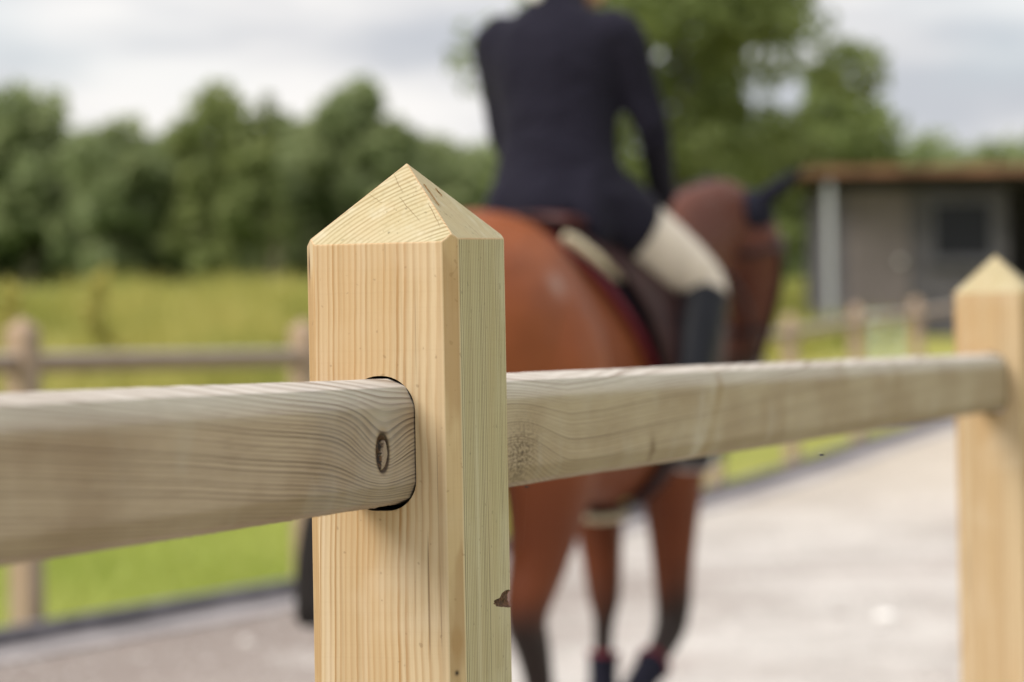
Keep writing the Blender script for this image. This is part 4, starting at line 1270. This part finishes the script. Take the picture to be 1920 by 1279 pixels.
# jacket: fitted back, flared skirts over saddle and thighs
jk = [loft([(SX - .03, 0, 1.645, .20, .17), (SX - .02, 0, 1.70, .21, .17), (SX - .01, 0, 1.79, .205, .15), (SX - .01, 0, 1.89, .184, .135), (SX, 0, 2.02, .192, .138), (SX, 0, 2.13, .222, .142), (SX - .005, 0, 2.21, .212, .125), (SX, 0, 2.27, .15, .10), (SX + .01, 0, 2.315, .085, .085), (SX + .02, 0, 2.36, .074, .077)], (0, 1, 0), 26, 4)]
for s in (-1, 1):
    f = (lambda p: p) if s < 0 else mir
    h_, k_ = np.array(f(hipR)), np.array(f(kneeR))
    jk.append(loft([(*(h_ + (k_ - h_) * t_), r_, r_) for t_, r_ in ((-.05, .13), (.12, .134), (.26, .130), (.36, .122), (.43, .09), (.46, .03))], (0, 0, 1), 18, 4))
    jk.append(loft([(*f((SX - .05, -.10, 1.76)), .09, .10), (*f((SX - .06, -.15, 1.67)), .06, .11), (*f((SX - .04, -.17, 1.60)), .025, .08)], (0, 1, 0), 14, 3))
    fa = (lambda p: p) if s < 0 else mir_arm
    jk += [loft([(*fa((SX, -.12, 2.20)), .075, .075), (*fa(shR), .078, .082), (*(np.array(fa(shR)) * .5 + np.array(fa(elR)) * .5), .056, .066), (*fa(elR), .045, .052)], (1, 0, 0), 16, 4),
           loft([(*fa(elR), .045, .052), (*(np.array(fa(elR)) * .55 + np.array(fa(wrR)) * .45), .043, .048), (*fa(wrR), .040, .042)], (0, 0, 1), 16, 4)]
jacket = obj("jacket", fuse("jacket", jk, .012, 5), rider, m_jacket)
br = []
for s in (-1, 1):
    f = (lambda p: p) if s < 0 else mir
    h, k, a = np.array(f(hipR)), np.array(f(kneeR)), np.array(f(ankR))
    br += [loft([(*h, .115, .115), (*(h * .66 + k * .34), .112, .115), (*(h * .33 + k * .67), .098, .10), (*(k * .9 + h * .1), .08, .082), (*(k + (k - h) * .06), .06, .06)], (0, 0, 1), 18, 4),
           loft([(*k, .075, .08), (*(k * .8 + a * .2), .066, .07), (*(k * .6 + a * .4), .058, .064)], (0, 1, 0), 16, 3)]
br.append(loft([(SX, 0, 1.64, .16, .13), (SX, 0, 1.72, .15, .12), (SX, 0, 1.80, .12, .10)], (0, 1, 0), 18, 3))
obj("breeches", fuse("breeches", br, .012, 5), rider, m_breech)
for s in (-1, 1):
    f = (lambda p: p) if s < 0 else mir
    k, a, t = np.array(f(kneeR)), np.array(f(ankR)), np.array(f(toeR))
    bt = [loft([(*(k * .93 + a * .07), .078, .086), (*(k * .7 + a * .3), .074, .082), (*(k * .4 + a * .6), .064, .07), (*(a + np.array((0, 0, .02))), .048, .056), (a[0] + .01, a[1], a[2] - .04, .045, .055)], (0, 1, 0), 18, 4),
          loft([(a[0] - .075, a[1], a[2] - .06, .036, .034), (a[0], a[1], a[2] - .05, .042, .042), (a[0] + .1, a[1] + s * -.0 + (t[1] - a[1]) * .5, a[2] - .06, .044, .034), (*t, .036, .022), (t[0] + .03, t[1] * 1.02, t[2], .018, .014)], (0, 1, 0), 16, 3)]
    o = obj("boot", fuse("boot", bt, .01, 3), rider, m_boot)
    sp_ = a + np.array((-.09, 0, -.04))
    obj("spur", mesh("spur", *tube([tuple(a + np.array((-.02, s * .05, -.03))), tuple(sp_), tuple(sp_ + np.array((-.03, 0, 0)))], [.006, .007, .006], 8, 2), True), o, m_metal)
for s in (-1, 1):
    obj("glove", fuse("glove", hand_parts(s, 1.12), .0045, 2), rider, m_helmet)
cl_ = obj("collar", mesh("collar", *loft([(SX + .015, 0, 2.335, .068, .069), (SX + .022, 0, 2.372, .064, .066)], (0, 1, 0), 20, 2), True), rider, m_shirt)
hair_me = fuse("hair", [loft([(*hd(-.10, 0, -.02), .05, .05), (*hd(-.06, 0, .0), .078, .085), (*hd(0, 0, .05), .084, .095), (*hd(.04, 0, .07), .07, .07)], tuple(sdir), 16, 3), ball(hd(-.115, .03, -.085), (.042, .042, .042), 14, 10)], .01, 3)
obj("hair", hair_me, rider, m_hair)
clip_c = Vector((SX - .075, .035, 2.335))
obj("hair_clip", mesh("hair_clip", *ball(tuple(clip_c), (.016, .022, .022), 12, 8), True), rider, m_shirt)
helm = fuse("helmet", [loft([(*hd(-.115, 0, .05), .05, .04), (*hd(-.08, 0, .07), .09, .085), (*hd(0, 0, .085), .105, .10), (*hd(.07, 0, .08), .09, .075), (*hd(.105, 0, .06), .055, .04)], tuple(sdir), 20, 4),
                       loft([(*hd(.08, 0, .055), .075, .008), (*hd(.13, 0, .035), .065, .007), (*hd(.155, 0, .025), .03, .005)], tuple(sdir), 16, 3)], .01, 3)
obj("helmet", helm, rider, m_helmet)
for s in (-1, 1):
    obj("eye", mesh("eye", *ball(hd(.088, s * .032, .0), .011, 10, 8), True), rider, m_shirt)

# ------------------------------------------------------------------ small things
m_insect = simple("insect_black", (0.018, 0.016, 0.02), 0.35)
m_wing = simple("insect_wing", (0.30, 0.28, 0.24), 0.3)
def insect(loc, rz, name, label, wings):
    t = empty(name, loc, rz); tag(t, label, "insect"); t.scale = (.55, .55, .55)
    V, F = join([ball((0, 0, 0), (.0016, .0013, .0012), 10, 6), ball((-.0022, 0, .0003), (.002, .0014, .0013), 10, 6), ball((.0019, 0, 0), (.0009, .0009, .0008), 8, 6)])
    obj("body", mesh("body", V, F, True), t, m_insect)
    for s in (-1, 1):
        for k in (-1, 0, 1):
            obj("leg", mesh("leg", *tube([(k * .0008, s * .001, 0), (k * .002, s * .003, .0014), (k * .003, s * .0045, -.001)], .00016, 5, 2), True), t, m_insect)
        if wings:
            obj("wing", mesh("wing", *loft([(0, s * .0008, .001, .0006, .0001), (-.001, s * .003, .0018, .0016, .0001), (-.002, s * .005, .0022, .0004, .0001)], (1, 0, 0), 8, 3), True), t, m_wing)
kk = 0.229
p_sp = FENCE0 + D * kk + NR * 0.024 + Vector((0, 0, CAM_H - .1125))
insect(p_sp - Vector((0, 0, .0005)), 1.0, "spider", "tiny dark spider under the bottom edge of the right rail beside the post", False)
m_silk = simple("spider_silk", (0.22, 0.09, 0.045), 0.5)
o = obj("spider_thread", mesh("spider_thread", *tube([(0, 0, 0), (-.001, 0, -.02), (-.004, 0, -.05)], .00003, 5, 3), True), None, m_silk, p_sp)
tag(o, "thin spider thread hanging below the right rail", "thread")
p_fl = Vector((X_at(1537, 2.62), 2.62, CAM_H - (853 - 648) / (FPX / 2.62)))
insect(p_fl, 0.4, "fly", "small fly in mid air below the right rail", True)

# loose stones on the path
r = np.random.default_rng(71)
bmk = bmesh.new(); bmesh.ops.create_icosphere(bmk, subdivisions=1, radius=1.0)
iv = np.array([v.co[:] for v in bmk.verts]); itf = np.array([[v.index for v in f.verts] for f in bmk.faces]); bmk.free()
n = 6000
yy = 8.0 + 24 * r.random(n) ** 1.4
t = r.random(n)
xl = fence_x(yy) + .55; xr = FENCE0.x + (yy - FENCE0.y) * math.tan(TH) + .3
xx = xl + (xr - xl) * t
zz = ground_z(xx, yy) + .012
sz = r.uniform(.006, .016, n) * np.where(r.random(n) > .985, 2.2, 1.0)
V = (iv[None] * (1 + .25 * r.normal(size=(n, len(iv), 1))) * sz[:, None, None] * np.array((1, 1, .6)) + np.stack([xx, yy, zz], 1)[:, None]).astype(np.float32)
tri = V[:, itf].reshape(-1, 3)
me = fast_mesh("gravel", tri, 3)
point_attr(me, 'tint', np.repeat(r.random(n), len(itf) * 3))
m_grav = leaf_material("gravel_stone", [(0.30, 0.26, 0.24), (0.48, 0.44, 0.41), (0.66, 0.63, 0.60)], 0.0)
o = obj("gravel", me, None, m_grav); tag(o, "loose pale stones scattered over the path", "gravel", kind='stuff')
p_w = at(1650, 1165, 1.0)
sy = CAM_H * FPX / (1165 - 646)
o = obj("stone", mesh("stone", *ball((0, 0, 0), (.05, .04, .025), 12, 8), True), None, simple("white_stone", (0.78, 0.76, 0.73), .8, .1, 30), (X_at(1650, sy), sy, gz(X_at(1650, sy), sy) + .02))
tag(o, "pale white stone lying on the path at the lower right", "stone")
